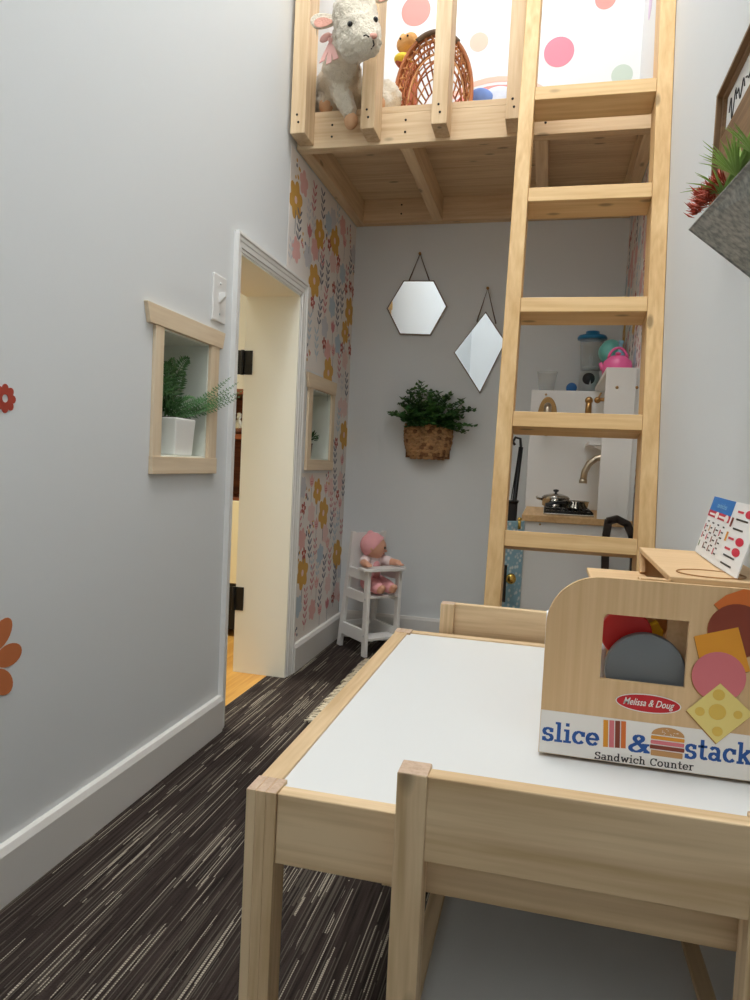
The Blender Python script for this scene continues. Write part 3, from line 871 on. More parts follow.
# ------------------------------------------------------------------ sandwich counter toy
yb = .725; BX0, BX1 = .0095, .2235
top_z = .6345
sc = empty('toy_sandwich_counter', ((BX0+BX1)/2, .84, TZ), 'light wood toy sandwich counter with printed front standing on the table', 'toy counter')
rc = .052
outer = [(BX0, TZ), (BX1, TZ)]
outer += [(BX1, top_z)]
outer += [(BX0+rc-rc*math.sin(a), top_z-rc+rc*math.cos(a)) for a in [PI/2*i/14 for i in range(15)]]
hole = [(.0645, .5325), (.1435, .5325), (.1435, .5985), (.0645, .5985)]
def panel(name, y, mt, holes, ol=outer):
    vs, fs = board2d(ol, holes, .006)
    return MB().add([(v[0], y+.003-v[2], v[1]) for v in vs], fs).build(name, mt, sc)
front = panel('front_panel', yb, 'plyZ', [hole])
zl = .612
ybk = .965
panel('back_panel', ybk-.006, 'plyZ', [], [(.066, TZ), (BX1, TZ), (BX1, .638), (.13, .638), (.13, zl-.006), (.066, zl-.006)])
MB().box(BX0+.003, BX1, yb+.006, ybk-.006, TZ+.001, TZ+.007).build('base_board', 'plyX', sc)
MB().box(.060, .13, yb+.0065, ybk-.0005, zl-.006, zl).build('lower_shelf', 'plyX', sc, bevel=.001)
MB().box(BX1-.007, BX1, yb+.006, ybk-.006, TZ+.007, .637).build('side_panel', 'plyY', sc)
MB().box(BX0+.0005, BX0+.0055, yb+.0065, yb+.06, TZ+.007, .585).build('side_panel', 'toywhite', sc)
MB().box(.1285, .155, yb+.0255, yb+.0295, TZ+.007, zl-.007).build('divider', 'plyY', sc)
b = MB(); b.hexa([(.124, yb+.0065, .634), (BX1, yb+.0065, .634), (BX1, ybk, .638), (.124, ybk, .638)], [(.124, yb+.0065, .640), (BX1, yb+.0065, .640), (BX1, ybk, .644), (.124, ybk, .644)])
tbd = b.build('top_board', 'plyX', sc, bevel=.001)
b = MB()
pts = [(.168+.032*math.cos(a), .765+.028*math.sin(a), .6412+.0002) for a in [2*PI*i/32 for i in range(32)]]
b.tube(pts, .0007, 6, closed=True); b.build('round_groove', 'p_edge', tbd)
MB().beam((.127, ybk-.02, zl), (.127, ybk-.004, .638), .006, .012).build('support_strut', 'plyZ', sc)
b = MB(); b.box(.098, .128, yb+.0065, yb+.012, zl, .636); b.box(.098, .128, yb+.028, yb+.034, zl, .634); b.box(.098, .104, yb+.012, yb+.028, zl, .634)
b.build('slot_frame', 'plyX', sc)
# prints on the front
def P(px, py, lift): q = at(px, py, yb); return Vector((q.x, yb-lift, q.z))
gm = ['printwhite', 'p_orange', 'p_brown', 'p_cheddar', 'p_ham', 'p_swiss', 'p_hole', 'p_edge', 'p_bun', 'logored', 'printwhite', 'navy']
g = MB()
def disc(c, r, lift, mi, sq=1.0, n=32): g.poly([(c.x+r*math.cos(2*PI*i/n), yb-lift, c.z+r*sq*math.sin(2*PI*i/n)) for i in range(n)], mi)
g.poly([(BX0+.0004, yb-.0003, TZ+.0004), (BX1-.0004, yb-.0003, TZ+.0004), (BX1-.0004, yb-.0003, .4945), (BX0+.0004, yb-.0003, .4945)], 0)
def printed(pts, lift, mi, edge=True):
    if edge: g.poly([p+Vector((-.0006, .0001, -.0010)) for p in [P(x, y, lift) for x, y in pts]], 7)
    g.poly([P(x, y, lift) for x, y in pts], mi)
printed([(714, 604), (726, 595), (744, 589), (766, 593), (770, 620), (740, 620), (722, 613)], .0005, 1)
c = P(737, 631, 0); disc(c+Vector((-.0006, 0, -.0008)), .0262, .0006, 7); disc(c, .0260, .0007, 2)
printed([(694, 636), (738, 627), (750, 671), (704, 680)], .0009, 3)
c = P(718.5, 676.5, 0); disc(c+Vector((-.0006, 0, -.0008)), .0243, .0010, 7); disc(c, .0241, .0011, 4)
printed([(720, 683), (753, 714), (716, 743), (686, 710)], .0013, 5)
for (x, y, r) in ((718.5, 694.5, .0055), (717, 711.5, .0078), (699.5, 711, .0044), (737.5, 714.5, .0040), (717, 731, .0048)):
    disc(P(x, y, 0), r, .0014, 6, 1.0, 20)
# the oval badge
c = P(648, 703.5, 0)
disc(c, .0305, .0005, 0, .31); disc(c, .0295, .0006, 9, .285)
# four stripes and the stacked sandwich between the words
for i, mi in enumerate((3, 4, 2, 1)):
    x0 = 603.0+i*5.9; y = 719.5+i*.45
    g.poly([P(x0, y+27, .0006), P(x0+4.9, y+27.4, .0006), P(x0+5.3, y+.4, .0006), P(x0+.4, y, .0006)], mi)
zb = P(667, 757, 0).z; xc = P(667.5, 740, 0).x; wd = .0152
def layer(z0, z1, w, mi): g.poly([(xc-w, yb-.0006, z0), (xc+w, yb-.0006, z0), (xc+w*1.02, yb-.0006, (z0+z1)/2), (xc+w, yb-.0006, z1), (xc-w, yb-.0006, z1), (xc-w*1.02, yb-.0006, (z0+z1)/2)], mi)
layer(zb, zb+.0056, wd*.95, 8); layer(zb+.0066, zb+.0106, wd*1.03, 2); layer(zb+.0116, zb+.0154, wd, 4); layer(zb+.0164, zb+.0200, wd*1.0, 3)
bun = [(xc+wd*math.cos(a), yb-.0006, zb+.0212+.0082*math.sin(a)) for a in [PI*i/14 for i in range(15)]]
g.poly(bun, 8)
for i in range(14):
    a = random.uniform(.3, PI-.3); r = random.uniform(.2, .85)
    p = Vector((xc+wd*r*math.cos(a), yb-.0007, zb+.0215+.0075*r*math.sin(a))); g.poly([p+Vector((-.0006, 0, 0)), p+Vector((0, 0, -.0004)), p+Vector((.0006, 0, 0)), p+Vector((0, 0, .0004))], 0)
g.build('printed_picture', gm, front, weld=False)

# slab-serif lettering drawn stroke by stroke
def arc(cx, cy_, rx, ry, a0, a1, n=14): return [(cx+rx*math.cos(R(a0+(a1-a0)*i/n)), cy_+ry*math.sin(R(a0+(a1-a0)*i/n))) for i in range(n+1)]
GL = {
 's': (.78, [arc(.38, .74, .27, .24, 25, 270)+arc(.38, .26, .29, .24, 90, -155), [(.62, .72), (.62, .98)], [(.12, .02), (.12, .28)]]),
 'l': (.50, [[(.24, 0), (.24, 1.5)], [(0, .06), (.48, .06)], [(.02, 1.45), (.24, 1.45)]]),
 'i': (.50, [[(.24, 0), (.24, 1.0)], [(0, .06), (.48, .06)], [(.02, .94), (.24, .94)], [(.22, 1.3), (.22, 1.5)]]),
 'c': (.82, [arc(.42, .5, .34, .44, 42, 318), [(.70, .62), (.70, .94)]]),
 'e': (.86, [[(.08, .50), (.76, .50)]+arc(.42, .5, .34, .44, 5, 322)]),
 't': (.62, [[(.25, 1.4), (.25, .25)]+arc(.43, .25, .18, .19, 180, 320, 8), [(0, .94), (.56, .94)]]),
 'a': (.86, [arc(.36, .68, .26, .26, 150, 0, 8)+[(.62, .06), (.82, .06)], arc(.34, .29, .26, .23, 40, 330)]),
 'k': (.94, [[(.2, 0), (.2, 1.5)], [(0, 1.45), (.2, 1.45)], [(0, .06), (.42, .06)], [(.22, .4), (.72, .94)], [(.40, .58), (.76, .06)], [(.55, .94), (.9, .94)], [(.58, .06), (.94, .06)]]),
 '&': (1.1, [[(1.0, .04), (.34, .95)]+arc(.50, 1.12, .22, .24, 215, -60, 12)+[(.28, .60)]+arc(.40, .32, .32, .28, 120, 300, 12)+[(.80, .30), (.90, .62)], [(.72, .64), (1.06, .64)], [(.82, .05), (1.1, .05)]]),
 'S': (.95, [arc(.45, 1.05, .33, .30, 25, 270)+arc(.45, .40, .36, .34, 90, -155), [(.76, 1.05), (.76, 1.38)], [(.10, .04), (.10, .38)]]),
 'C': (1.05, [arc(.55, .7, .46, .65, 42, 318), [(.92, .95), (.92, 1.36)]]),
 'n': (.98, [[(.2, 0), (.2, .94)], [(0, .94), (.2, .94)], [(0, .06), (.4, .06)], arc(.45, .62, .25, .32, 180, 0, 8)+[(.70, .06)], [(.54, .06), (.92, .06)]]),
 'h': (.98, [[(.2, 0), (.2, 1.5)], [(0, 1.45), (.2, 1.45)], [(0, .06), (.4, .06)], arc(.45, .62, .25, .32, 180, 0, 8)+[(.70, .06)], [(.54, .06), (.92, .06)]]),
 'u': (.98, [[(.2, .94)]+arc(.42, .32, .22, .28, 180, 360, 8)+[(.68, .94)], [(0, .94), (.2, .94)], [(.5, .94), (.68, .94)], [(.68, .94), (.68, .06), (.9, .06)]]),
 'd': (.98, [arc(.36, .48, .30, .43, 0, 360), [(.68, 1.5), (.68, .06), (.9, .06)], [(.5, 1.45), (.68, 1.45)]]),
 'o': (.88, [arc(.42, .5, .35, .44, 0, 360)]),
 'w': (1.25, [[(.1, .94), (.36, .06), (.60, .86), (.84, .06), (1.10, .94)], [(0, .94), (.28, .94)], [(.94, .94), (1.22, .94)]]),
 'r': (.72, [[(.2, 0), (.2, .94)], [(0, .94), (.2, .94)], [(0, .06), (.42, .06)], arc(.46, .6, .26, .34, 180, 50, 8)]),
 ' ': (.5, []),
}
def strokes(mb, text, place, w=.2, gap=.1, lift=.0006, mi=0):
    """place(u, v) maps letter space to the panel; u runs over the total advance"""
    x = 0; quads = []
    for ch in text:
        adv, ss = GL[ch]
        for line in ss:
            for i in range(len(line)-1):
                (ax, ay), (bx_, by) = line[i], line[i+1]
                dx, dy = bx_-ax, by-ay; l = math.hypot(dx, dy) or 1
                ww = w if abs(dy) > abs(dx)*.6 else w*.72
                nx, ny = -dy/l*ww/2, dx/l*ww/2; ex, ey = dx/l*w*.12, dy/l*w*.12
                quads.append([(x+ax-ex+nx, ay-ey+ny), (x+ax-ex-nx, ay-ey-ny), (x+bx_+ex-nx, by+ey-ny), (x+bx_+ex+nx, by+ey+ny)])
        x += adv+gap
    tot = x-gap
    for k, q in enumerate(quads): mb.poly([place(u/tot, v, lift+(k % 5)*.00001) for u, v in q], mi)
def on_panel(pxa, pxb, pyb_a, pyb_b, xh):     # baseline from pixel a to b, x-height in metres
    a, c = P(pxa, pyb_a, 0), P(pxb, pyb_b, 0)
    def f(u, v, lift): return Vector((a.x+(c.x-a.x)*u, yb-lift, a.z+(c.z-a.z)*u+v*xh))
    return f
L1 = MB()
strokes(L1, 'slice', on_panel(542, 598.5, 739.5, 746.0, .0130), w=.25)
L1.build('lettering', 'navy', front, weld=False); L1 = MB()
strokes(L1, '&', on_panel(628.5, 649, 751, 753, .0122), w=.24)
L1.build('lettering', 'navy', front, weld=False); L1 = MB()
strokes(L1, 'stack', on_panel(684.5, 751, 757.5, 764.5, .0136), w=.25)
L1.build('lettering', 'navy', front, weld=False)
L2 = MB(); strokes(L2, 'Sandwich Counter', on_panel(594.5, 693.5, 758.5, 770.5, .0053), w=.22)
L2.build('small_lettering', 'ink', front, weld=False)
vs, fs = text2d('Melissa & Doug', shear=.35, offset=.012)
a, c = P(623, 704.5, 0), P(674, 711.5, 0)
MB().add([(a.x+(c.x-a.x)*u, yb-.0009, a.z-.0012+(c.z-a.z+.002)*u*.3+v*.0092) for u, v in vs], fs).build('badge_lettering', 'printwhite', front, weld=False)

# play food seen through the opening
def slab(name, mt, cx, cz, r, y0, y1, label, cat, flat=None):
    pts = []
    for i in range(49):
        a = 2*PI*i/48
        z = cz+r*math.sin(a); x = cx+r*math.cos(a)
        if flat is not None: z = max(z, flat)
        pts.append((x, y0, z))
    b = MB(); b.prism(pts[:-1], (0, y1-y0, 0))
    return tag(b.build(name, mt, bevel=.002, seg=3), label, cat, 'play food in the counter')
zf = TZ+.0072
cg = at(648, 672, yb+.02)
slab('play_food_slice', 'gray', .1085, .541, .0385, yb+.012, yb+.024, 'dark grey rounded play food slice standing in the counter opening', 'play food', .508)
slab('play_food_slice', 'red', .0905, .5735, .0255, yb+.031, yb+.042, 'red round play food slice standing behind the grey slice', 'play food')
# a block that carries the slices
tag(MB().box(.060, .123, yb+.0085, yb+.043, zf, .5075).build('play_food_block', 'toywhite', bevel=.003), 'white wooden block under the grey slice inside the toy counter', 'play food', 'play food in the counter')
for n_ in ('play_food_slice.001',):
    bpy.data.objects[n_].location.z += 0
tag(MB().box(.066, .074, yb+.0515, yb+.075, zf, .552).build('play_food_wedge', 'toywhite', bevel=.002), 'pale blue-white wooden slice in the lower left of the counter opening', 'play food', 'play food in the counter')
b = MB(); q = [(.127-.022, yb+.055, .568), (.127-.006, yb+.055, .562), (.127-.002, yb+.055, .578), (.127-.014, yb+.055, .584)]
b = MB(); b.prism([(.104, yb+.056, zf), (.127, yb+.056, zf), (.130, yb+.056, .575), (.124, yb+.056, .584), (.112, yb+.056, .577)], (0, .012, 0))
tag(b.build('play_food_cheese', 'toyyellow', bevel=.001), 'bright yellow play cheese peeking out above the grey slice', 'play food', 'play food in the counter')
b2 = MB(); nb = 28
b2.prism([(.112+.027*math.cos(2*PI*k/nb), .805, .598-.022+.019*math.sin(2*PI*k/nb)) for k in range(nb)], (0, .05, 0))
b2.box(.090, .134, .81, .85, zf, .559)
tag(b2.build('play_bread', 'toybrown', bevel=.003), 'brown play bread loaf in the back of the toy counter', 'play food', 'play food in the counter')

# menu card on the counter
zt = .6445
A0 = Vector((.188, .950, zt+.001)); A1 = Vector((.186, .742, zt-.003))
topd = Vector((.0190, 0, .0705))
mc = empty('menu_card', (.2, .85, zt), 'folded menu card with blue and red header leaning on the toy counter', 'menu card')
fold = .60
F0 = A0.lerp(A1, .575)+Vector((-.002, 0, 0))
def page(a, c, tag_, nm):
    d = (c-a); n = topd.cross(d).normalized()*-1
    if n.x > 0: n = -n
    b = MB(); off = -n*.0012
    b.hexa([a, c, c+off, a+off], [a+topd, c+topd, c+topd+off, a+topd+off])
    pg = b.build(nm, 'card', mc)
    return lambda u, v, lift: a+d*u+topd*v+n*lift
pg1 = page(A0, F0, 0, 'menu_page'); pg2 = page(F0, A1, 1, 'menu_page')
p1 = bpy.data.objects['menu_page']; p2 = bpy.data.objects['menu_page.001']
def rect(mb, f, u0, u1, v0, v1, lift, mi): mb.poly([f(u0, v0, lift), f(u1, v0, lift), f(u1, v1, lift), f(u0, v1, lift)], mi)
mm = ['p_cyan', 'p_crimson', 'ink', 'p_palecyan', 'printwhite', 'p_cheddar', 'p_green', 'p_brown']
b = MB()
rect(b, pg1, .0, .97, .76, .995, .0003, 0); rect(b, pg1, .0, .97, .655, .76, .0003, 1)
for u in (.42, .84):
    b.poly([pg1(u+.075*math.cos(a), .705+.06*math.sin(a), .0005) for a in [2*PI*i/20 for i in range(20)]], 4)
for u0 in (.08, .52): rect(b, pg1, u0, u0+.25, .685, .72, .0005, 4)
rnd = random.Random(4)
for cI, u0 in enumerate((.06, .28, .52, .76)):
    for r_ in range(6):
        v = .56-.085*r_
        if cI == 0 and r_ > 3: continue
        rect(b, pg1, u0+.06, u0+.06+rnd.uniform(.07, .11), v, v+.022, .0004, 2)
    for k in range(3):
        v = .52-.15*k
        rect(b, pg1, u0, u0+.035, v-.10, v, .0004, rnd.choice([1, 5, 7, 6]))
vs, fs = text2d('sandwiches', offset=.01)
b.add([pg1(.30+.42*u, .83+.085*v, .0006) for u, v in vs], fs, 3)
b.build('menu_print', mm, p1, weld=False)
b = MB()
for v in (.86, .46, .31):
    b.poly([pg2(.66+.16*math.cos(a), v+.06*math.sin(a), .0004) for a in [2*PI*i/20 for i in range(20)]], 1)
    rect(b, pg2, .18, .42, v-.012, v+.02, .0004, 1)
for v in (.74, .60, .20, .08): rect(b, pg2, .22, .22+rnd.uniform(.3, .5), v, v+.025, .0004, 2)
for v in (.62, .40): rect(b, pg2, .04, .12, v, v+.14, .0004, rnd.choice([5, 6, 7]))
b.build('menu_print', mm, p2, weld=False)

# ------------------------------------------------------------------ stickers
def dot(px, py, rpx, mt, label, squash=1.0):
    c = at(px, py, YB); e = at(px+rpx, py, YB); r = abs(e.x-c.x)
    b = MB(); b.prism([(c.x+r*math.cos(a), YB-.0002, c.z+r*math.sin(a)) for a in [2*PI*i/40 for i in range(40)]], (0, -.0008, 0))
    return tag(b.build('wall_sticker', mt), label, 'wall sticker', 'round stickers on the loft wall')
dot(416, 11, 14.5, 'dot_coral', 'coral pink round wall sticker between the lamb and the second railing post')
dot(479, 42, 9.3, 'dot_peach', 'small pale peach round wall sticker beside the wicker basket')
dot(559, 52, 15.2, 'dot_pink', 'large bright pink round wall sticker seen through the ladder')
dot(622, 75, 10.8, 'dot_sage', 'pale sage green round wall sticker behind the top ladder rung')
dot(605.5, -1, 10.5, 'dot_coral', 'coral round wall sticker at the top of the photo above the ladder')
for (y, z, label) in ((2.60, 2.34, 'pale lilac round sticker on the side wall of the loft, lower one'), (2.52, 2.58, 'pale lilac round sticker on the side wall of the loft, upper one')):
    b = MB(); b.prism([(XR-.0002, y+.05*math.cos(a), z+.05*math.sin(a)) for a in [2*PI*i/32 for i in range(32)]], (-.0008, 0, 0))
    tag(b.build('wall_sticker', 'dot_lilac'), label, 'wall sticker', 'round stickers on the loft wall')
# pink arches sticker low on the loft wall
c = at(491, 200, YB); c.z = 1.93; Rr = at(491, 77, YB).z-c.z; b = MB()
for r, w, mi in ((Rr, .020, 0), (Rr-.032, .018, 1), (Rr-.062, .018, 0)):
    po = [(c.x+r*math.cos(a), YB-.0002, c.z+r*math.sin(a)) for a in [PI*i/24 for i in range(25)]]
    pi_ = [(c.x+(r-w)*math.cos(a), YB-.0002, c.z+(r-w)*math.sin(a)) for a in [PI*i/24 for i in range(24, -1, -1)]]
    b.prism(po+pi_, (0, -.0008, 0), mi)
tag(b.build('rainbow_sticker', ['dot_peach', 'dot_coral']), 'pale pink arched rainbow sticker low on the loft wall', 'wall sticker')
# flower stickers on the left wall
def flower_sticker(y, z, r, petals, mt, centre, label, pr, pw, rot=0):
    b = MB()
    for k in range(petals):
        a = rot+2*PI*k/petals
        pts = []
        for i in range(20):
            t = 2*PI*i/20; u = pr+(r-pr)/1*0+ (r*.33)*math.cos(t); v = pw*math.sin(t)
            u = r*.66+r*.34*math.cos(t)
            pts.append((XL+.0002, y+u*math.cos(a)-v*math.sin(a), z+u*math.sin(a)+v*math.cos(a)))
        b.prism(pts, (.0006+.00002*k, 0, 0))
    if centre:
        ri = r*.42
        for k in range(24):
            a, c2 = 2*PI*k/24, 2*PI*(k+1)/24
            b.prism([(XL+.0002, y+r*.28*math.cos(a), z+r*.28*math.sin(a)), (XL+.0002, y+ri*math.cos(a), z+ri*math.sin(a)), (XL+.0002, y+ri*math.cos(c2), z+ri*math.sin(c2)), (XL+.0002, y+r*.28*math.cos(c2), z+r*.28*math.sin(c2))], (.0009, 0, 0))
    return tag(b.build('flower_sticker', mt, weld=False), label, 'wall sticker', 'flower stickers on the grey wall')
flower_sticker(.918, .8085, .0225, 8, 'st_rust', True, 'small rust red daisy sticker on grey wall, the upper flower', 0, .0068)
flower_sticker(.882, .400, .083, 8, 'st_terracotta', False, 'large terracotta flower sticker on grey wall, the lower flower', 0, .0185, .04)

# ------------------------------------------------------------------ plush lamb on the loft
def A(px, py, y): return at(px, py, y)
lb = A(345, 95, 2.2); lamb = empty('plush_lamb', (lb.x, 2.17, ZD), 'cream plush lamb with pink bow sitting on the loft leaning out between railing posts', 'stuffed animal')
hd = A(355, 15, 1.905); mz = A(367, 41, 1.868); chin = A(355, 43, 1.897)
neck = A(342, 62, 2.035); chest = A(341, 84, 2.14); belly = A(336, 100, 2.22); belly.z = max(belly.z, ZD+.085)
hip_l = A(320, 100, 2.20); hip_r = A(375, 98, 2.24)
sh = A(337, 72, 2.08); el = A(341, 92, 2.075); paw = A(349.5, 113, 2.066)
prims = [(hd, hd, .064, .064), (hd, mz, .060, .042), (hd, chin, .062, .050), (chin, mz, .046, .040), (mz, mz, .041, .041), (hd, neck, .045, .050), (neck, chest, .052, .070),
         (chest, belly, .070, .088), (sh, el, .037, .033), (el, paw, .033, .024), (neck, sh, .045, .04),
         (belly, Vector((hip_l.x+.035, 2.21, ZD+.075)), .075, .068), (Vector((hip_l.x+.035, 2.20, ZD+.068)), Vector((hip_l.x+.05, 2.14, ZD+.040)), .058, .036),
         (belly, Vector((hip_r.x, 2.24, ZD+.075)), .075, .065), (Vector((hip_r.x, 2.24, ZD+.070)), Vector((hip_r.x+.03, 2.165, ZD+.045)), .062, .042),
         (Vector((hip_r.x+.0, 2.24, ZD+.08)), Vector((hip_r.x+.035, 2.22, ZD+.08)), .062, .058)]
lamb_body = blob('body', prims, .0075, 'wool', lamb, smooth=6, wob=.0055)
from mathutils.bvhtree import BVHTree
_b = BASE[lamb_body.name]
_bv = BVHTree.FromPolygons([v.co+_b for v in lamb_body.data.vertices], [tuple(p.vertices) for p in lamb_body.data.polygons])
def push(px, py, *_):
    d = ray(px, py).normalized(); h = _bv.ray_cast(CAM, d)
    return h[0] if h[0] else CAM+d*2.0
for px, py in ((350, 24), (375.5, 19.5)):
    MB().ball(push(px, py)-ray(px, py).normalized()*.0015, .0072, 12, 8).build('eye', 'eye', lamb)
pn = push(373, 36)
MB().ball(pn, (.012, .007, .008), 12, 8).build('nose', 'woolpink', lamb)
b = MB()
for path in (((363.5, 36), (366, 35), (369, 37)), ((373, 40), (374, 45), (371, 49))):
    b.tube([push(*q)-ray(*q).normalized()*.001 for q in path], .0019, 6)
b.build('mouth_stitch', 'screw', lamb)
def ear(root, tip, wdt, nm='ear'):
    root, tip = Vector(root), Vector(tip); d = tip-root; L = d.length; d.normalize()
    s = Vector((0, 0, 1)); s = (s-d*s.dot(d)).normalized(); n = d.cross(s)
    def leafshape(k, off):
        pts = []
        for i in range(24):
            t = 2*PI*i/24; u = .5-.5*math.cos(t); w = math.sin(t)*wdt*k*(.55+.45*u)
            pts.append(root+d*(L*(1-k)*.5+L*k*u)+s*w+n*off)
        return pts
    b = MB(); outer_ = leafshape(1, 0); b.prism([p-n*.008 for p in outer_], n*.016)
    e = b.build(nm, 'wool', lamb, bevel=.006, seg=3)
    sg = -1 if n.y > 0 else 1
    sh_ = Vector((0, 0, -.009))
    b = MB(); b.prism([p+n*sg*.0085+sh_ for p in leafshape(.68, 0)], n*sg*.002); b.build('ear_lining', 'woolpink', e)
ear(A(338, 20, 1.93), A(311, 22, 1.93), .024); ear(A(376, 2, 1.93), A(392, -12, 1.94), .022)
# bow
bc = A(331, 41, 1.955); bow = MB()
def qrot(ax, an): return Matrix.Rotation(an, 3, ax)
for sg_, an in ((-1, .5), (1, -.5)):
    bow.ball(bc+Vector((sg_*.017, 0, .011)), (.019, .006, .011), 16, 10, rot=qrot('Y', -an))
for ex, ln in ((-.016, .060), (-.002, .066), (.012, .056)):
    pa, pb_ = bc+Vector((0, -.002, 0)), bc+Vector((ex*1.5, -.004, -ln))
    w_ = .008
    bow.hexa([pa+Vector((-.004, 0, 0)), pa+Vector((.004, 0, 0)), pa+Vector((.004, .003, 0)), pa+Vector((-.004, .003, 0))],
             [pb_+Vector((-w_, 0, 0)), pb_+Vector((w_, 0, .006)), pb_+Vector((w_, .003, .006)), pb_+Vector((-w_, .003, 0))])
bow.ball(bc+Vector((0, -.003, 0)), (.007, .006, .008), 12, 8)
bow.build('bow', 'ribbon', lamb, weld=False)
hp = A(351, 121, 2.062)
b = MB(); b.ball(hp, (.021, .017, .025), 16, 10); hoof = b.build('hoof', 'hoof', lamb)
b = MB(); b.ball(Vector((hip_l.x+.048, 2.125, ZD+.028)), (.024, .02, .026), 16, 10); b.build('hoof', 'hoof', lamb)
b = MB(); b.ball(Vector((hip_r.x+.034, 2.142, ZD+.030)), (.026, .018, .028), 16, 10); b.build('hoof', 'hoof', lamb)

# ------------------------------------------------------------------ wicker basket and toys behind it
wy = 2.32
wc = A(434, 70, wy); halfw = (A(472, 70, wy).x-A(395, 70, wy).x)/2; wtop = A(433, 33, wy).z
wk = empty('wicker_basket', (wc.x, wy+.1, ZD), 'round brown wicker basket standing on its side on the loft', 'basket')
cz0 = ZD+.13
def arch(y, k, n=40, a0=-.9, a1=PI+.9):
    pts = []
    for i in range(n+1):
        a = a0+(a1-a0)*i/n
        x = wc.x+halfw*k*math.cos(a)*(1.0 if a > 0 and a < PI else 1-.25*min(1, abs(math.sin(a)))**1.5)
        z = cz0+(wtop-cz0)*k*math.sin(a) if 0 <= a <= PI else cz0+(cz0-ZD-.006)/math.sin(.9)*math.sin(a)
        pts.append(Vector((x, y, z)))
    return pts
b = MB(); b.tube(arch(wy, 1.0), .0058, 8); b.tube(arch(wy+.012, .985), .005, 8); b.build('rim', 'wick2', wk)
b = MB(); b.tube([p+Vector((0, -.001, .002)) for p in arch(wy, 1.0, 30, PI*.30, PI*.66)], .0085, 8); b.build('rim_wrap', 'wickdark', wk)
b = MB()
rnd = random.Random(21)
depth = .15
for i in range(8):
    t = (i+1)/8; kk = math.sqrt(max(.03, 1-t*t*.74))
    pts = arch(wy+depth*t, kk, 34, -.75, PI+.75)
    pts = [p+Vector((rnd.uniform(-.0015, .0015), rnd.uniform(-.003, .003), rnd.uniform(-.0015, .0015))) for p in pts]
    for p in pts: p.z = max(p.z, ZD+.004)
    b.tube(pts, .0026, 5, mi=i % 2)
for i in range(24):
    a = -.7+(PI+1.4)*i/23
    pts = []
    for j in range(15):
        t = j/14; kk = math.sqrt(max(.03, 1-t*t*.74)); s_ = 1 if (i+j) % 2 else -1
        q = arch(wy+depth*t, kk+.012*s_, 1, a, a)[0]; q.z = max(q.z, ZD+.004); pts.append(q)
    b.tube(pts, .0030, 5, mi=(i//2) % 2)
b.build('weave', ['wick1', 'wick2'], wk, weld=False)
b = MB()
for k_, (kk, dy) in enumerate(((.93, .014), (.86, .022), (.79, .032), (.72, .044))):
    b.tube([p+Vector((.006*k_*(1 if p.x < wc.x else -.2), dy, -.002*k_)) for p in arch(wy, kk, 36, .05, PI-.05)], .0034, 6, mi=k_ % 2)
b.build('front_hoops', ['wick1', 'wick2'], wk, weld=False)
# short woven lip along the front
b = MB()
for i in range(46):
    a = -.5+(PI+1.0)*i/45
    p = arch(wy, 1.0, 1, a, a)[0]; q = arch(wy, .80, 1, a+.22*(1 if i % 2 else -1), a+.22*(1 if i % 2 else -1))[0]
    q.y = wy+.045; q.z = max(q.z, ZD+.004); mid = (p+q)/2; mid.y = wy+.01
    b.tube([p, mid, q], .0024, 5, mi=i % 2)
b.tube([p+Vector((0, .045, 0)) for p in arch(wy, .80, 36, -.5, PI+.5)], .0032, 6, mi=1)
b.build('lip', ['wick1', 'wick2'], wk, weld=False)
# peach cushion behind the basket
pcx = A(447, 84, 2.55)
b = MB(); b.ball((pcx.x+.02, 2.74, ZD+.15), (.125, .06, .148), 22, 14)
cu_ = b.build('cushion', 'pillowpink'); tag(cu_, 'peach pink cushion behind the wicker basket on the loft', 'cushion')
# little tan and yellow soft toy
q0 = A(403, 42, 2.60); q1 = A(401, 58, 2.58)
toy = empty('soft_toy', (q0.x, 2.66, ZD), 'small tan soft toy with yellow scarf peeking out behind the wicker basket', 'stuffed animal')
blob('body', [((q0.x+.02, 2.64, ZD+.05), (q0.x+.02, 2.64, q1.z-.02), .046, .034), ((q1.x+.01, 2.62, q1.z), (q1.x-.006, 2.60, q1.z), .026, .022)], .008, 'rustplush', toy, 4)
b = MB(); b.ball((q1.x+.004, 2.60, q1.z+.006), (.034, .034, .018), 18, 10); b.build('neck_scarf', 'yellowplush', toy)
blob('head', [((q0.x, 2.62, q0.z), (q0.x+.03, 2.60, q0.z+.004), .030, .027), ((q0.x-.005, 2.62, q0.z+.018), (q0.x-.005, 2.62, q0.z+.03), .018, .014), ((q0.x+.032, 2.62, q0.z+.012), (q0.x+.036, 2.62, q0.z+.024), .015, .012)], .007, 'tanplush', toy, 4)
for dx in (-.008, .022): MB().ball((q0.x+dx, 2.574 if dx > 0 else 2.588, q0.z+.006), .004, 10, 8).build('eye', 'eye', toy)
# pale blue fabric bundle
q2 = A(499, 92, 2.44)
b = MB(); b.ball((q2.x, 2.46, ZD+.10), (.10, .06, .118), 24, 16); b.ball((q2.x+.11, 2.46, ZD+.09), (.10, .06, .106), 24, 16)
for v in b.v: v.z = max(v.z, ZD+.001)
bl2 = b.build('blanket', 'whitefabric'); tag(bl2, 'pale blue and white bundled blanket on the loft between basket and ladder', 'blanket')
q3 = A(480, 90, 2.40)
b = MB(); b.ball((q3.x+.006, 2.42, q3.z-.02), (.044, .022, .034), 20, 12, rot=Matrix.Rotation(.5, 3, 'Y')); b.build('blue_fold', 'bluefabric', bl2)

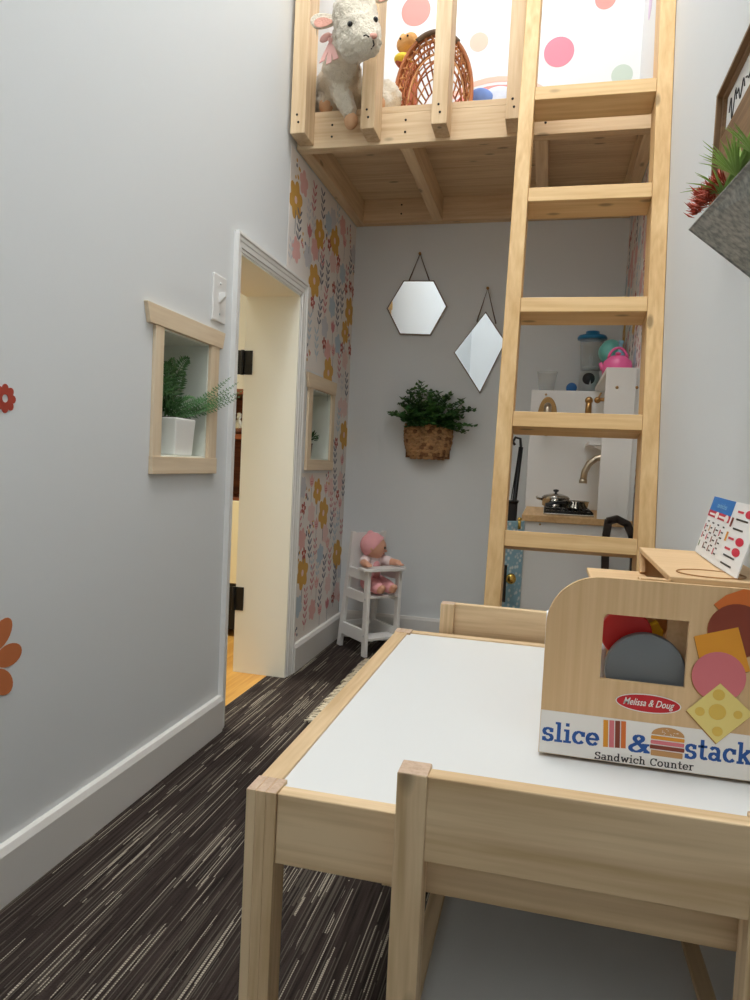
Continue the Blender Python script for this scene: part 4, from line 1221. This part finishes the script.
# ------------------------------------------------------------------ doll's high chair and doll
HC = Vector((-.651, 2.662, 0)); HR = .80
hc = empty('doll_high_chair', HC, 'white wooden doll high chair standing in the corner by the wallpaper', 'doll high chair', rz=HR, local=True)
def yz(pts, x0, th_, mb): mb.prism([(x0, p[0], p[1]) for p in pts], (th_, 0, 0))
FR, RT_ = -.115, .10
for x0 in (-.078, .064):
    b = MB(); th_ = .014
    yz([(FR, 0), (FR+.026, 0), (FR+.026, .325), (FR, .325)], x0, th_, b)
    def ry(z): return RT_-.052*z/.33
    yz([(ry(0)-.028, 0), (ry(0), 0), (ry(.465), .465), (ry(.465)-.018, .465)], x0, th_, b)
    for z0, z1 in ((.052, .100), (.205, .242), (.288, .326)):
        yz([(FR+.026, z0), (ry(z0)-.026, z0), (ry(z1)-.024, z1), (FR+.026, z1)], x0, th_, b)
    b.build('side_panel', 'white', hc, bevel=.0015)
b = MB(); n_ = 10
tr = [(-.096, -.071), (-.096, -.10)]+[(-.092+.035*(1-math.cos(a)), -.10-.035*math.sin(a)) for a in [PI/2*i/n_ for i in range(1, n_+1)]]
tr = [(x if i < 2 else x-.004, y) for i, (x, y) in enumerate(tr)]
tr += [(-p[0], p[1]) for p in reversed(tr)]
b.prism([(x, y, .327) for x, y in tr], (0, 0, .012)); b.build('tray', 'white', hc, bevel=.002)
MB().box(-.0638, .0638, -.112, .06, .222, .231).build('seat', 'white', hc, bevel=.001)
MB().box(-.064, .064, -.118, -.045, .062, .072).build('footrest', 'white', hc, bevel=.001)
b = MB(); b.hexa([(-.064, .034, .235), (.064, .034, .235), (.064, .044, .235), (-.064, .044, .235)], [(-.064, .012, .46), (.064, .012, .46), (.064, .022, .46), (-.064, .022, .46)])
b.build('backrest', 'white', hc, bevel=.001)
MB().beam((-.064, .075, .09), (.064, .075, .09), .02, .012, (0, 0, 1)).build('stretcher', 'white', hc)
for x0 in (-.0785, .0785):
    for (y, z) in ((FR+.013, .22), (FR+.013, .08)):
        MB().lathe([(.004, 0), (.004, -.001*(1 if x0 < 0 else -1)), (0, -.0013*(1 if x0 < 0 else -1))], (x0, y, z), 'X', 8).build('screw', 'silverplastic', hc)
dl = empty('baby_doll', HC+Vector((math.sin(HR)*.016, -math.cos(HR)*.016, .004)), 'baby doll in pink cap and pink outfit sitting in the white high chair', 'doll', rz=HR, local=True)
hx, hy, hz = -.012, -.018, .412
# face looks to the chair's left front (towards +x and down a little)
prims = [((hx, hy, hz), (hx+.010, hy-.006, hz-.006), .046, .042), ((hx+.014, hy-.008, hz-.022), (hx+.014, hy-.008, hz-.022), .029, .029),
         ((hx-.0, hy+.006, hz-.05), (-.005, .0, .34), .02, .028), ((-.005, .0, .345), (-.002, .0, .276), .034, .038),
         ((-.04, -.012, .350), (-.070, -.050, .352), .018, .015), ((-.070, -.050, .352), (-.078, -.085, .350), .014, .012),
         ((.034, -.012, .350), (.045, -.055, .352), .018, .015), ((.045, -.055, .352), (.062, -.090, .351), .014, .012),
         ((-.022, -.01, .262), (-.026, -.075, .258), .026, .021), ((-.026, -.075, .258), (-.026, -.112, .253), .020, .015), ((-.026, -.108, .252), (-.026, -.122, .262), .014, .013),
         ((.022, -.01, .262), (.026, -.075, .258), .026, .021), ((.026, -.075, .258), (.028, -.112, .253), .020, .015), ((.028, -.108, .252), (.028, -.122, .262), .014, .013)]
for sx, (wx, wy_, wz) in ((-1, (-.078, -.085, .350)), (1, (.062, -.090, .351))):
    for k, an in enumerate((-.5, -.17, .17, .5)):
        L_ = (.013, .016, .0155, .012)[k]
        prims.append(((wx+.006*math.sin(an), wy_-.008, wz-.002), (wx+.02*math.sin(an), wy_-.010-L_, wz-.006), .0048, .0038))
    prims.append(((wx-sx*.008, wy_-.002, wz), (wx-sx*.016, wy_-.012, wz-.002), .005, .004))
blob('body', prims, .0034, 'skin', dl, 3)
fd = Vector((.80, -.58, -.14)).normalized(); fu = Vector((0, 0, 1)); fs_ = fd.cross(fu).normalized(); fu = fs_.cross(fd)
fc = Vector((hx+.006, hy-.004, hz-.004))
def face(u, v, r=.0425): return fc+fs_*u+fu*v+fd*math.sqrt(max(0, r*r-u*u-v*v*.7))
MB().ball(face(0, -.010)+fd*.003, (.0065, .0065, .0055), 10, 8).build('nose', 'skin', dl)
for s in (-1, 1):
    b = MB(); p = face(s*.017, .003); b.ball(p, .0052, 12, 8); b.build('eye', 'eye', dl)
b = MB(); b.tube([face(-.010, -.021)+fd*.002, face(0, -.023)+fd*.0035, face(.010, -.021)+fd*.002], .0026, 6); b.build('mouth', 'lip', dl)
for s in (-1, 1):
    p = fc+fs_*s*.043-fd*.006-fu*.004; MB().ball(p, (.009, .006, .012), 10, 8).build('ear', 'skin', dl)
# clothes follow the body
def shell(nm, pr, mt, vox=.0034, cut=None, sm=4):
    o = blob(nm, pr, vox, mt, dl, sm)
    if cut:
        co, no = cut
        bm = bmesh.new(); bm.from_mesh(o.data)
        bmesh.ops.bisect_plane(bm, geom=bm.verts[:]+bm.edges[:]+bm.faces[:], plane_co=co, plane_no=no, clear_outer=True)
        bm.to_mesh(o.data); bm.free()
        for p in o.data.polygons: p.use_smooth = True
    return o
capn = (Vector((.80, -.58, 0))*.72+Vector((0, 0, -1))*.62).normalized()
shell('cap', [((hx, hy, hz), (hx+.008, hy-.005, hz-.002), .0505, .047), ((hx-.01, hy+.006, hz+.044), (hx-.01, hy+.006, hz+.046), .014, .012)], 'dollpink', cut=(Vector((hx, hy, hz))+capn*.012, capn))
shell('shirt', [((-.005, .0, .350), (-.002, .0, .282), .038, .041), ((-.036, -.008, .352), (-.066, -.046, .353), .0225, .019), ((.032, -.008, .352), (.043, -.050, .353), .0225, .019)], 'dollpale')
shell('bib', [((-.002, -.026, .338), (-.002, -.028, .30), .018, .020)], 'dollpink')
shell('trousers', [((-.002, .0, .278), (-.002, .0, .274), .042, .042), ((-.022, -.01, .264), (-.026, -.072, .260), .031, .026), ((-.026, -.072, .260), (-.026, -.092, .257), .025, .023), ((.022, -.01, .264), (.026, -.072, .260), .031, .026), ((.026, -.072, .260), (.027, -.092, .257), .025, .023)], 'dollpink')

# ------------------------------------------------------------------ play kitchen along the right wall
KF, KN, KE, KB = -.061, 2.10, YB-.004, XR-.004
KZ, KT = .605, 1.038
kt = empty('play_kitchen', (.09, 2.45, 0), 'white play kitchen with wooden counter and bronze fittings behind the ladder', 'play kitchen')
MB().box(KF+.012, KB, KN+.008, KN+.024, 0, KZ-.019).build('end_panel', 'kitchen', kt, bevel=.001)
MB().box(KF, KB, KN, 2.59, KZ-.019, KZ).build('countertop', 'counterwood', kt, bevel=.0015)
MB().box(KB-.014, KB, KN+.014, 2.59, KZ, KT).build('back_board', 'kitchen', kt)
MB().box(.150, KB-.0145, KN+.001, KN+.013, KZ+.0005, KT).build('upper_side_panel', 'kitchen', kt, bevel=.001)
us = bpy.data.objects['upper_side_panel']
for px, py in ((617, 387.5), (637, 387.5)):
    q = at(px, py, KN); MB().lathe([(.0045, 0), (.0045, -.0012), (0, -.0016)], (q.x, KN+.001, q.z), 'Y', 10).build('screw', 'bronze', us)
MB().box(.150, KB-.0145, KN+.0135, 2.59, KT-.014, KT).build('top_shelf', 'kitchen', kt, bevel=.001)
MB().box(.128, KB-.0145, 2.34, 2.59, .825, .838).build('shelf', 'kitchen', kt, bevel=.001)
b = MB(); b.prism([(.140, 2.346, .824), (KB-.015, 2.346, .824), (KB-.015, 2.346, .775)], (0, .012, 0)); b.build('shelf_bracket', 'kitchen', kt)
# tall cabinet at the far end
b = MB(); KTT = at(565, 390.5, 2.59).z
b.box(-.0665, KB, 2.5905, KE, KZ-.02, KTT); tall = b.build('tall_cabinet', 'kitchen', kt, bevel=.0015)
MB().box(KF+.012, KF+.028, KN+.30, KE, .05, KZ-.02).build('cabinet_door', 'kitchen', kt)
MB().box(KF+.03, KB, KN+.03, KE, .03, .045).build('cabinet_floor', 'kitchen', kt)
MB().box(KF+.012, KB, KE-.016, KE-.001, 0, KZ-.021).build('end_panel', 'kitchen', kt)
q = at(546, 394.5, 2.59); MB().lathe([(.004, 0), (.004, -.0012), (0, -.0016)], (q.x, 2.5905, q.z), 'Y', 10).build('screw', 'bronze', tall)
# oval plate with lever handle
kx, kz = -.007, .930
b = MB(); n_ = 36
for r_, y_ in ((1.0, 0), ):
    b.prism([(kx+.034*math.cos(2*PI*i/n_), 2.590, kz+.070*math.sin(2*PI*i/n_)) for i in range(n_)], (0, -.006, 0))
pl_ = b.build('lever_plate', 'bronze', tall, bevel=.003, seg=3)
b = MB(); b.tube([(kx, 2.588, kz+.032), (kx, 2.556, kz+.034), (kx, 2.544, kz+.025), (kx, 2.542, kz-.04)], [.012, .013, .013, .0095], 12)
b.build('lever', 'nickel', pl_)
# faucet and its handle on the back board
def Kp(px, py, y=2.35): return at(px, py, y)
a0 = Kp(604, 457); a1 = Kp(596, 458.5); a2 = Kp(589, 464); a3 = Kp(584.5, 472); a4 = Kp(583, 482)
b = MB(); b.tube([(KB-.013, 2.35, a0.z), a0, a1, a2, a3, a4], .0105, 12); b.tube([a4+Vector((0, 0, .008)), a4+Vector((0, 0, -.004))], .0125, 12)
b.lathe([(.024, 0), (.024, -.006), (.014, -.010)], (KB-.0141, 2.35, a0.z), 'X', 20); b.build('faucet', 'nickel', kt)
h = Kp(589, 400.5); b = MB(); b.ball(h, .0125, 16, 10); b.tube([h, h+Vector((0, 0, -.052))], [.009, .0105], 12)
b.tube([(KB-.013, 2.35, h.z+.004), h+Vector((.02, 0, .004))], .006, 10); b.ball(h+Vector((.026, 0, .002)), .0105, 12, 8)
b.tube([h+Vector((.026, 0, .004)), h+Vector((.036, 0, .026))], .003, 6)
b.build('faucet_handle', 'bronze', kt)
q = at(583, 520, KN)
for px, py in ((540, 524.5),):
    q = at(px, py, KN); MB().lathe([(.003, 0), (.003, -.001), (0, -.0014)], (q.x, KN+.008, q.z), 'Y', 8).build('screw', 'bronze', kt)
# the open door with blue pattern and brass knob
b = MB(); dz1 = at(512, 520, KN).z
b.hexa([(KF+.010, KN+.004, .06), (KF+.008, KN-.010, .06), (KF-.062, KN-.088, .06), (KF-.070, KN-.078, .06)], [(KF+.010, KN+.004, dz1), (KF+.008, KN-.010, dz1), (KF-.062, KN-.088, dz1), (KF-.070, KN-.078, dz1)])
dr = b.build('open_door', 'bluedoor', kt, bevel=.001); dr['label'] = 'open kitchen door with pale blue pattern'
q = at(511, 578, KN-.055)
b = MB(); b.lathe([(.013, 0), (.013, -.003), (.006, -.006), (.006, -.014), (.013, -.019), (.015, -.025), (.011, -.031), (0, -.033)], (q.x, KN-.050, q.z), 'Y', 18); b.build('knob', 'brass', dr)
q = at(519.5, 522, KN-.02)
b = MB(); b.tube([(q.x, KN-.026, q.z-.02), (q.x, KN-.026, q.z+.006)], .005, 10); b.ball((q.x, KN-.026, q.z+.008), .0065, 10, 8); b.build('door_hinge', 'brass', dr)
q0, q1 = at(500, 565, KN-.11), at(505.0, 602, KN-.11)
MB().box(q0.x-.012, q1.x, KN-.112, KN-.100, q1.z, q0.z).build('towel', 'blackcloth', dr)
# things on the counter
pz = KZ+.0006
gr = empty('toy_stove_grate', (.07, 2.36, pz), 'dark toy stove grate lying on the wooden kitchen counter', 'stove grate')
MB().box(.0, .146, 2.16, 2.50, pz, pz+.005).build('tray', 'steel', gr, bevel=.001)
b = MB()
for i in range(9): b.tube([(.004+i*.017, 2.165, pz+.012), (.004+i*.017, 2.495, pz+.012)], .0028, 6)
for y in (2.165, 2.33, 2.495): b.tube([(.002, y, pz+.009), (.144, y, pz+.009)], .0038, 6)
b.build('grate_bars', 'black', gr)
pot_ = empty('toy_pot', (.040, 2.36, pz+.015), 'stainless toy pot with lid standing on the stove grate', 'pot')
cx_, cy_, z_ = .036, 2.36, pz+.0155
MB().lathe([(.036, 0), (.042, .004), (.043, .026), (.046, .028), (.041, .028), (.039, .006), (0, .004)], (cx_, cy_, z_), seg=28).build('pan_body', 'steel', pot_)
l_ = MB().lathe([(.045, .0285), (.038, .036), (.018, .042), (0, .0435)], (cx_, cy_, z_), seg=28).build('lid', 'steel', pot_)
MB().lathe([(.004, .043), (.004, .047), (.009, .050), (.009, .055), (0, .057)], (cx_, cy_, z_), seg=14).build('lid_knob', 'darkplastic', l_)
MB().tube([(cx_-.042, cy_, z_+.021), (cx_-.058, cy_-.004, z_+.025), (cx_-.060, cy_-.006, z_+.030)], .004, 8).build('handle', 'steel', pot_)
pan2 = empty('toy_pan', (.092, 2.31, pz+.015), 'stainless toy frying pan next to the lidded pot on the grate', 'pan')
cx_, cy_ = .096, 2.285
MB().lathe([(.032, 0), (.037, .004), (.041, .024), (.043, .025), (.039, .025), (.034, .006), (0, .004)], (cx_, cy_, z_), seg=28).build('pan_body', 'steel', pan2)
MB().tube([(cx_-.03, cy_-.026, z_+.02), (cx_-.062, cy_-.046, z_+.018), (cx_-.09, cy_-.06, z_+.010)], [.004, .005, .006], 8).build('handle', 'darkplastic', pan2)
# things on the tall cabinet
def Z(px, py, y): return at(px, py, y)
ct = KTT+.0005
cc = Z(547, 380, 2.64)
b = MB(); zt_ = Z(547, 372, 2.64).z
b.lathe([(.026, 0), (.036, zt_-ct), (.0375, zt_-ct), (.0375, zt_-ct-.002), (.035, zt_-ct-.003), (.0255, .002), (0, .002)], (cc.x, 2.64, ct), seg=28)
tag(b.build('plastic_cup', 'clear'), 'clear plastic cup standing on the tall white cabinet', 'cup')
q = Z(572, 383, 2.62); b = MB(); b.lathe([(.017, 0), (.019, .004), (.019, .018), (.016, .022), (0, .023)], (q.x, 2.63, ct+.014), 'Y', 24)
for v in b.v: v.z = max(v.z, ct)
tag(b.build('bottle_cap', 'deepblue', bevel=.001), 'small deep blue round cap beside the blender', 'cap')
# toy blender
bx_, by_ = Z(591, 360, 2.745).x, 2.745
bl = empty('toy_blender', (bx_, by_, ct), 'toy blender with blue lid and clear jug behind the ladder', 'toy blender')
def zy(py, y=2.745): return Z(590, py, y).z
MB().lathe([(.040, 0), (.038, zy(376)-ct), (.034, zy(372)-ct), (0, zy(372)-ct)], (bx_, by_, ct), seg=24).build('blender_base', 'silverplastic', bl)
MB().lathe([(.022, 0), (.022, .010), (.017, .011), (0, .011)], (bx_-.006, by_-.0385, (zy(380))), 'Y', 16).build('dial', 'darkplastic', bl)
MB().lathe([(.030, 0), (.036, .006), (.043, zy(340)-zy(372)), (.041, zy(340)-zy(372)), (.034, .008), (0, .006)], (bx_, by_, zy(372)+.0003), seg=28).build('jug', 'clear', bl)
MB().lathe([(.026, 0), (.028, .010), (.006, .014), (.006, .05), (0, .051)], (bx_, by_, zy(371)+.006), seg=20).build('blade_collar', 'silverplastic', bl)
MB().lathe([(.052, 0), (.054, .006), (.050, .014), (.026, .017), (.024, .030), (0, .031)], (bx_, by_, zy(340)+.0004), seg=28).build('lid', 'lidblue', bl)
# toy mixer
mx_, my_ = .200, 2.655
mx = empty('toy_mixer', (mx_, my_, ct), 'teal toy stand mixer beside the blender', 'toy mixer')
MB().box(mx_-.030, mx_+.042, my_-.055, my_+.05, ct, ct+.018).build('mixer_base', 'teal', mx, bevel=.006, seg=3)
MB().box(mx_-.022, mx_+.034, my_+.0, my_+.048, ct+.018, zy(362)).build('mixer_column', 'teal', mx, bevel=.008, seg=3)
zt2, zb2 = Z(608, 341, my_).z, Z(608, 364, my_).z
b = MB(); b.lathe([(.0, -.058), (.026, -.056), (.037, -.04), (.040, .02), (.034, .045), (0, .05)], (mx_-.002, my_, (zt2+zb2)/2+.003), 'Y', 22); b.build('mixer_head', 'teal', mx)
MB().lathe([(.018, 0), (.030, .030), (.034, .052), (.031, .052), (.016, .004), (0, .003)], (mx_-.005, my_-.040, ct+.019), seg=24).build('mixing_bowl', 'silverplastic', mx)
# pale blue bottle and pink kettle on the kitchen's top shelf
q = Z(621, 345, 2.55); b = MB()
b.lathe([(.014, 0), (.015, .004), (.015, q.z-KT-.028), (.007, q.z-KT-.014), (.007, q.z-KT+.002), (.009, q.z-KT+.003), (.009, q.z-KT+.014), (0, q.z-KT+.015)], (q.x, 2.55, KT+.0005), seg=20)
tag(b.build('toy_bottle', 'palebottle'), 'small pale blue bottle behind the pink toy kettle', 'toy bottle')
kx_, ky_ = .199, 2.34
kh = Z(620, 354, ky_).z-KT
ket = empty('toy_kettle', (kx_, ky_, KT), 'bright pink toy kettle on the top shelf of the play kitchen', 'toy kettle')
MB().lathe([(.036, 0), (.044, .006), (.047, kh*.35), (.042, kh*.68), (.022, kh*.90), (0, kh*.93)], (kx_, ky_, KT+.0004), seg=26).build('kettle_body', 'hotpink', ket)
MB().lathe([(.005, 0), (.009, .004), (.009, .008), (0, .011)], (kx_, ky_, KT+kh*.94), seg=14).build('lid_knob', 'hotpink', ket)
MB().tube([(kx_-.032, ky_, KT+kh*.30), (kx_-.046, ky_, KT+kh*.40), (kx_-.052, ky_, KT+kh*.62)], [.010, .007, .005], 10).build('spout', 'hotpink', ket)
MB().tube([(kx_+.030*math.cos(a), ky_, KT+kh*.66+.045*math.sin(a)) for a in [PI*i/12 for i in range(1, 12)]], .0042, 8).build('handle', 'hotpink', ket)

# black broom with hook, black box, shoulder bag
q0, q1 = Z(520.5, 446, 2.30), Z(512, 500, 2.30)
q0 = at(521, 447, 2.62); q1 = at(514.5, 500, 2.62)
br = empty('toy_broom', (q1.x, 2.62, 0), 'black toy broom with hooked handle leaning left of the play kitchen', 'toy broom')
dirv = (q0-q1)/(q0.z-q1.z); foot = q1-dirv*(q1.z-.06)
MB().tube([foot, q0], .0085, 10).build('handle', 'black', br)
hk = [q0+Vector((0, 0, .0)), q0+Vector((-.004, 0, .03)), q0+Vector((-.022, 0, .034)), q0+Vector((-.030, 0, .018)), q0+Vector((-.022, 0, .006))]
MB().tube(hk, .005, 8).build('hook', 'darkplastic', br)
b = MB(); b.hexa([(foot.x-.06, 2.60, .0), (foot.x+.06, 2.60, .0), (foot.x+.06, 2.645, .0), (foot.x-.06, 2.645, .0)], [(foot.x-.04, 2.61, .07), (foot.x+.04, 2.61, .07), (foot.x+.04, 2.632, .07), (foot.x-.04, 2.632, .07)])
b.build('broom_head', 'black', br, bevel=.003)
MB().tube([q0+Vector((-.006, -.012, -.01)), q0+Vector((-.014, -.014, -.10)), q1+Vector((-.012, -.014, .0))], .0022, 6).build('cord', 'black', br)
q0, q1 = at(495, 500.5, 2.5), at(516.5, 518, 2.5)
bb = empty('black_bin', ((q0.x+q1.x)/2, 2.5, 0), 'black open topped bin standing left of the play kitchen', 'bin')
b = MB(); x0, x1, z1 = q0.x, q1.x, q0.z; yA, yB_ = 2.42, 2.54
x1 = min(x1, KF-.012)
b.hexa([(x0+.012, yA+.012, 0), (x1-.008, yA+.012, 0), (x1-.008, yB_-.012, 0), (x0+.012, yB_-.012, 0)], [(x0, yA, z1), (x1, yA, z1), (x1, yB_, z1), (x0, yB_, z1)])
b.build('bin_body', 'blackcloth', bb, bevel=.003)
b = MB(); b.tube([(x0, yA, z1), (x1, yA, z1), (x1, yB_, z1), (x0, yB_, z1)], .005, 8, closed=True); b.build('rim', 'black', bb)
bag = empty('shoulder_bag', (.205, 2.03, 0), 'dark leather bag with arched strap standing in front of the play kitchen', 'bag')
yb_ = 2.035
lp = [at(604.5, 582, yb_), at(605, 560, yb_), at(606, 535, yb_), at(608.5, 521, yb_), at(617, 519, yb_), at(627, 524, yb_), at(632, 536, yb_), at(634, 560, yb_), at(634, 582, yb_)]
b = MB()
for p, q in zip(lp, lp[1:]):
    d = (q-p).normalized(); b.beam(p-d*.004, q+d*.004, .024, .020, (0, 1, 0))
b.build('strap', 'darkleather', bag, bevel=.002)
zb_ = lp[0].z+.012
b = MB(); b.hexa([(.150, 1.985, 0), (.248, 1.985, 0), (.248, 2.09, 0), (.150, 2.09, 0)], [(.162, 2.01, zb_), (.245, 2.01, zb_), (.245, 2.06, zb_), (.162, 2.06, zb_)])
b.build('bag_body', 'darkleather', bag, bevel=.010, seg=3)

# ------------------------------------------------------------------ wall planter and sign on the right wall
lip0 = Vector((.160, 0, 0)); p0 = at(689.5, 229.5, .98); 
pl = empty('wall_planter', (XR, .75, .95), 'galvanised metal wall planter with green and red succulents', 'wall planter')
y1_, y0_ = .98, .42
L0_ = at(689.5, 229.5, y1_)                      # the far lip corner
Lz = L0_.z
near = at(750, 162, .78); slope = (near.x-L0_.x)/(.78-y1_); zsl = (near.z-L0_.z)/(.78-y1_)
L1_ = L0_+Vector((slope*(y0_-y1_), y0_-y1_, zsl*(y0_-y1_)))
e2 = at(750, 276, y1_); d2 = (e2-L0_)/(e2.x-L0_.x)
W0 = L0_+d2*(XR-.001-L0_.x); W1 = Vector((XR-.001, y0_, W0.z+(L1_.z-L0_.z)))
b = MB(); t_ = Vector((0, 0, .003))
def slabq(q, off): b.hexa(q, [p+off for p in q])
slabq([L0_, L1_, W1, W0], Vector((.002, 0, .002)))                              # slanted face
T0, T1 = Vector((XR-.001, y1_, L0_.z+.06)), Vector((XR-.001, y0_, L1_.z+.06))
b.prism([L0_, W0, T0], (0, -.0025, 0)); b.prism([L1_, W1, T1], (0, .0025, 0))
slabq([W0, W1, T1, T0], Vector((-.002, 0, 0)))
b.build('trough', 'galv', pl, weld=False)
b = MB(); b.tube([W0+Vector((-.001, 0, 0)), L0_, L1_], .0013, 8); b.build('rim', 'galv', pl)
b = MB(); b.hexa([L0_+Vector((.012, -.004, -.006)), L1_+Vector((.012, .004, -.006)), Vector((XR-.004, y0_+.004, L1_.z-.006)), Vector((XR-.004, y1_-.004, L0_.z-.006))],
                 [L0_+Vector((.012, -.004, .0)), L1_+Vector((.012, .004, .0)), Vector((XR-.004, y0_+.004, L1_.z+.01)), Vector((XR-.004, y1_-.004, L0_.z+.01))]); b.build('soil', 'soil', pl)
def spiky(name, root, n, L, w, mt, spread, lean, curve=.3):
    b = MB()
    for i in range(n):
        a = random.uniform(0, 2*PI); e = random.uniform(.0, 1.0)
        d = (Vector((math.cos(a)*spread, math.sin(a)*spread, .35+e*.6))+lean).normalized()
        ll = L*random.uniform(.65, 1.0); s = d.cross(Vector((.3, .2, 1))).normalized(); up = s.cross(d)
        pts = [root+d*ll*t-Vector((0, 0, 1))*curve*ll*t*t for t in (0, .3, .65, 1)]
        ws = [w, w*.95, w*.6, .0004]
        vs = []
        for p, ww in zip(pts, ws): vs += [p-s*ww/2, p-up*ww*.25, p+s*ww/2]
        vs = [Vector((min(v.x, XR-.003), v.y, v.z)) for v in vs]
        fs = []
        for k in range(3):
            o = k*3; fs += [(o, o+1, o+4, o+3), (o+1, o+2, o+5, o+4)]
        b.add(vs, fs)
    return b.build(name, mt, pl, weld=False, fixn=False)
r1 = at(714, 194, .92); spiky('spiky_succulent', r1+Vector((.010, 0, .0)), 20, .060, .0042, 'succulent', .9, Vector((-.45, .15, .2)), .25)
r1 = at(727, 176, .90); spiky('spiky_succulent', r1+Vector((.010, 0, .0)), 52, .066, .0046, 'succulent', .85, Vector((-.25, .1, .5)), .15)
r1 = at(744, 156, .86); spiky('spiky_succulent', r1+Vector((.012, 0, 0)), 24, .056, .0046, 'succulent', .85, Vector((-.1, .1, .55)), .15)
r1 = at(702, 210, .962)
b = MB()
for i in range(190):
    a = random.uniform(0, 2*PI); e = random.uniform(-.1, 1)
    d = (Vector((math.cos(a)*.7, math.sin(a)*.7, e*.8))+Vector((-.75, .25, .0))).normalized()
    root = r1+Vector((random.uniform(-.006, .018), random.uniform(-.05, .015), 0))
    root.z += (root.x-r1.x)*.9+random.uniform(-.004, .012)
    leaf_quad(b, root, d, Vector((0, 0, 1)), random.uniform(.014, .024), .0042, fold=.4)
for v in b.v: v.x = min(v.x, XR-.003)
rs = b.build('red_succulent', 'redplant', pl, weld=False, fixn=False); rs['label'] = 'rust red succulent at the end of the planter'

# framed sign
ps = atx(716.4, 96, XR-.03)
fy1, fzt = ps.y, ps.z; fy0 = fy1-.62
wt, wb = atx(727, 100, XR-.0165).z, atx(727, 131.6, XR-.0165).z-.004
fzb = wb-.10
sg = empty('framed_sign', (XR, fy1-.3, fzb), 'brown wooden framed sign with handwritten line on white, above the metal planter', 'framed sign')
def strip(nm, ya, yc, za, zb2, x0, mt): return MB().box(x0, XR-.001, ya, yc, za, zb2).build(nm, mt, sg, bevel=.001)
for nm, ya, yc, za, zz, ax in (('frame_side', fy1-.006, fy1, fzb, fzt, 'Z'), ('frame_side', fy0, fy0+.006, fzb, fzt, 'Z'), ('frame_top', fy0+.006, fy1-.006, fzt-.006, fzt, 'Y'), ('frame_bottom', fy0+.006, fy1-.006, fzb, fzb+.006, 'Y')):
    strip(nm, ya, yc, za, zz, XR-.030, 'brownwood'+ax)
yi1, yi0 = fy1-.006, fy0+.006; zi0, zi1 = wb, wt
b = MB()
b.box(XR-.022, XR-.001, yi1-.010, yi1, fzb+.006, fzt-.006); b.box(XR-.022, XR-.001, yi0, yi0+.010, fzb+.006, fzt-.006)
b.box(XR-.022, XR-.001, yi0+.010, yi1-.010, wt, fzt-.006)
b.build('inner_frame', 'brownwoodY', sg)
strip('lower_board', yi0+.010, yi1-.010, fzb+.006, wb, XR-.022, 'brownwoodY')
MB().box(XR-.0165, XR-.001, yi0+.010, yi1-.010, wb, wt).build('sign_board', 'card', sg)
b = MB(); yy = yi1-.03; zmid = (zi0+zi1)/2
for k in range(7):
    base = yy-k*.045; pts = []
    for i in range(15):
        t = i/14; pts.append((XR-.0172, base-.040*t, zmid-.002+.019*math.sin(t*PI*3+.5*k)*(.6+.4*math.cos(k*1.7))))
    b.tube(pts, .0008, 5)
b.build('handwriting', 'ink', sg)

# ------------------------------------------------------------------ things in the hall beyond the doorway
hx0, hx1, hy0, hy1 = -1.55, -1.04, 2.62, 2.92
ht = empty('hall_cabinet', ((hx0+hx1)/2, 2.77, 0), 'red brown wooden cabinet with cream lower door seen through the doorway', 'cabinet')
b = MB()
for xx in (hx0, hx1-.02): b.box(xx, xx+.02, hy0, hy1, 0, 1.0)
b.box(hx0+.02, hx1-.02, hy1-.015, hy1, 0, 1.0)
for z in (.04, .545, .805, .985): b.box(hx0+.02, hx1-.02, hy0, hy1-.015, z, z+.02)
b.build('cabinet_carcass', 'redwoodX', ht)
MB().box(hx0+.01, hx1-.01, hy0-.018, hy0-.001, .22, .555).build('cabinet_door', 'cream', ht, bevel=.002)
MB().box(hx0+.01, hx1-.01, hy0-.012, hy0-.001, .03, .215).build('plinth', 'black', ht)
qh = at(238, 414, hy0+.06)
b = MB(); b.lathe([(.016, 0), (.03, .016), (.034, .04), (.02, .062), (.014, .078), (.02, .09), (0, .091)], (at(240, 418, 2.70).x, 2.70, .8255), seg=20)
tag(b.build('metal_vase', 'steel'), 'small silvery vase on the shelf of the hall cabinet', 'vase')

# ------------------------------------------------------------------ light
def area(name, loc, sx_, sy_, power, color=(1, 1, 1), rot=(0, 0, 0)):
    l = bpy.data.lights.new(name, 'AREA'); l.shape = 'RECTANGLE'; l.size = sx_; l.size_y = sy_; l.energy = power; l.color = color
    o = bpy.data.objects.new(name, l); COL.objects.link(o); o.location = loc; o.rotation_euler = rot
    return o
area('ceiling_lamp', (-.28, .95, ZC-.03), .7, 1.2, 48, (1, .995, .988))
area('loft_lamp', (-.35, 2.5, 2.95), .5, .4, 2.9, (.98, .99, 1))
area('rear_fill', (-.28, -.8, ZC-.03), .5, .5, 7, (1, .995, .985))  # weak unseen fill added behind the camera to brighten the lower left wall
area('hall_lamp', (-1.7, 2.2, 2.5), .6, .6, 38, (1, 1, .94))

w = bpy.data.worlds.new('world'); SC.world = w; w.use_nodes = True
w.node_tree.nodes['Background'].inputs[0].default_value = (.8, .85, .9, 1); w.node_tree.nodes['Background'].inputs[1].default_value = .1
vs_ = SC.view_settings; vs_.view_transform = 'Standard'; vs_.look = 'None'; vs_.gamma = 1.0; vs_.use_curve_mapping = False
vs_.exposure = 0.0
SC.display_settings.display_device = 'sRGB'
SC.cycles.max_bounces = 10; SC.cycles.diffuse_bounces = 6; SC.cycles.transmission_bounces = 8
SC.cycles.use_denoising = True
bpy.context.view_layer.update()
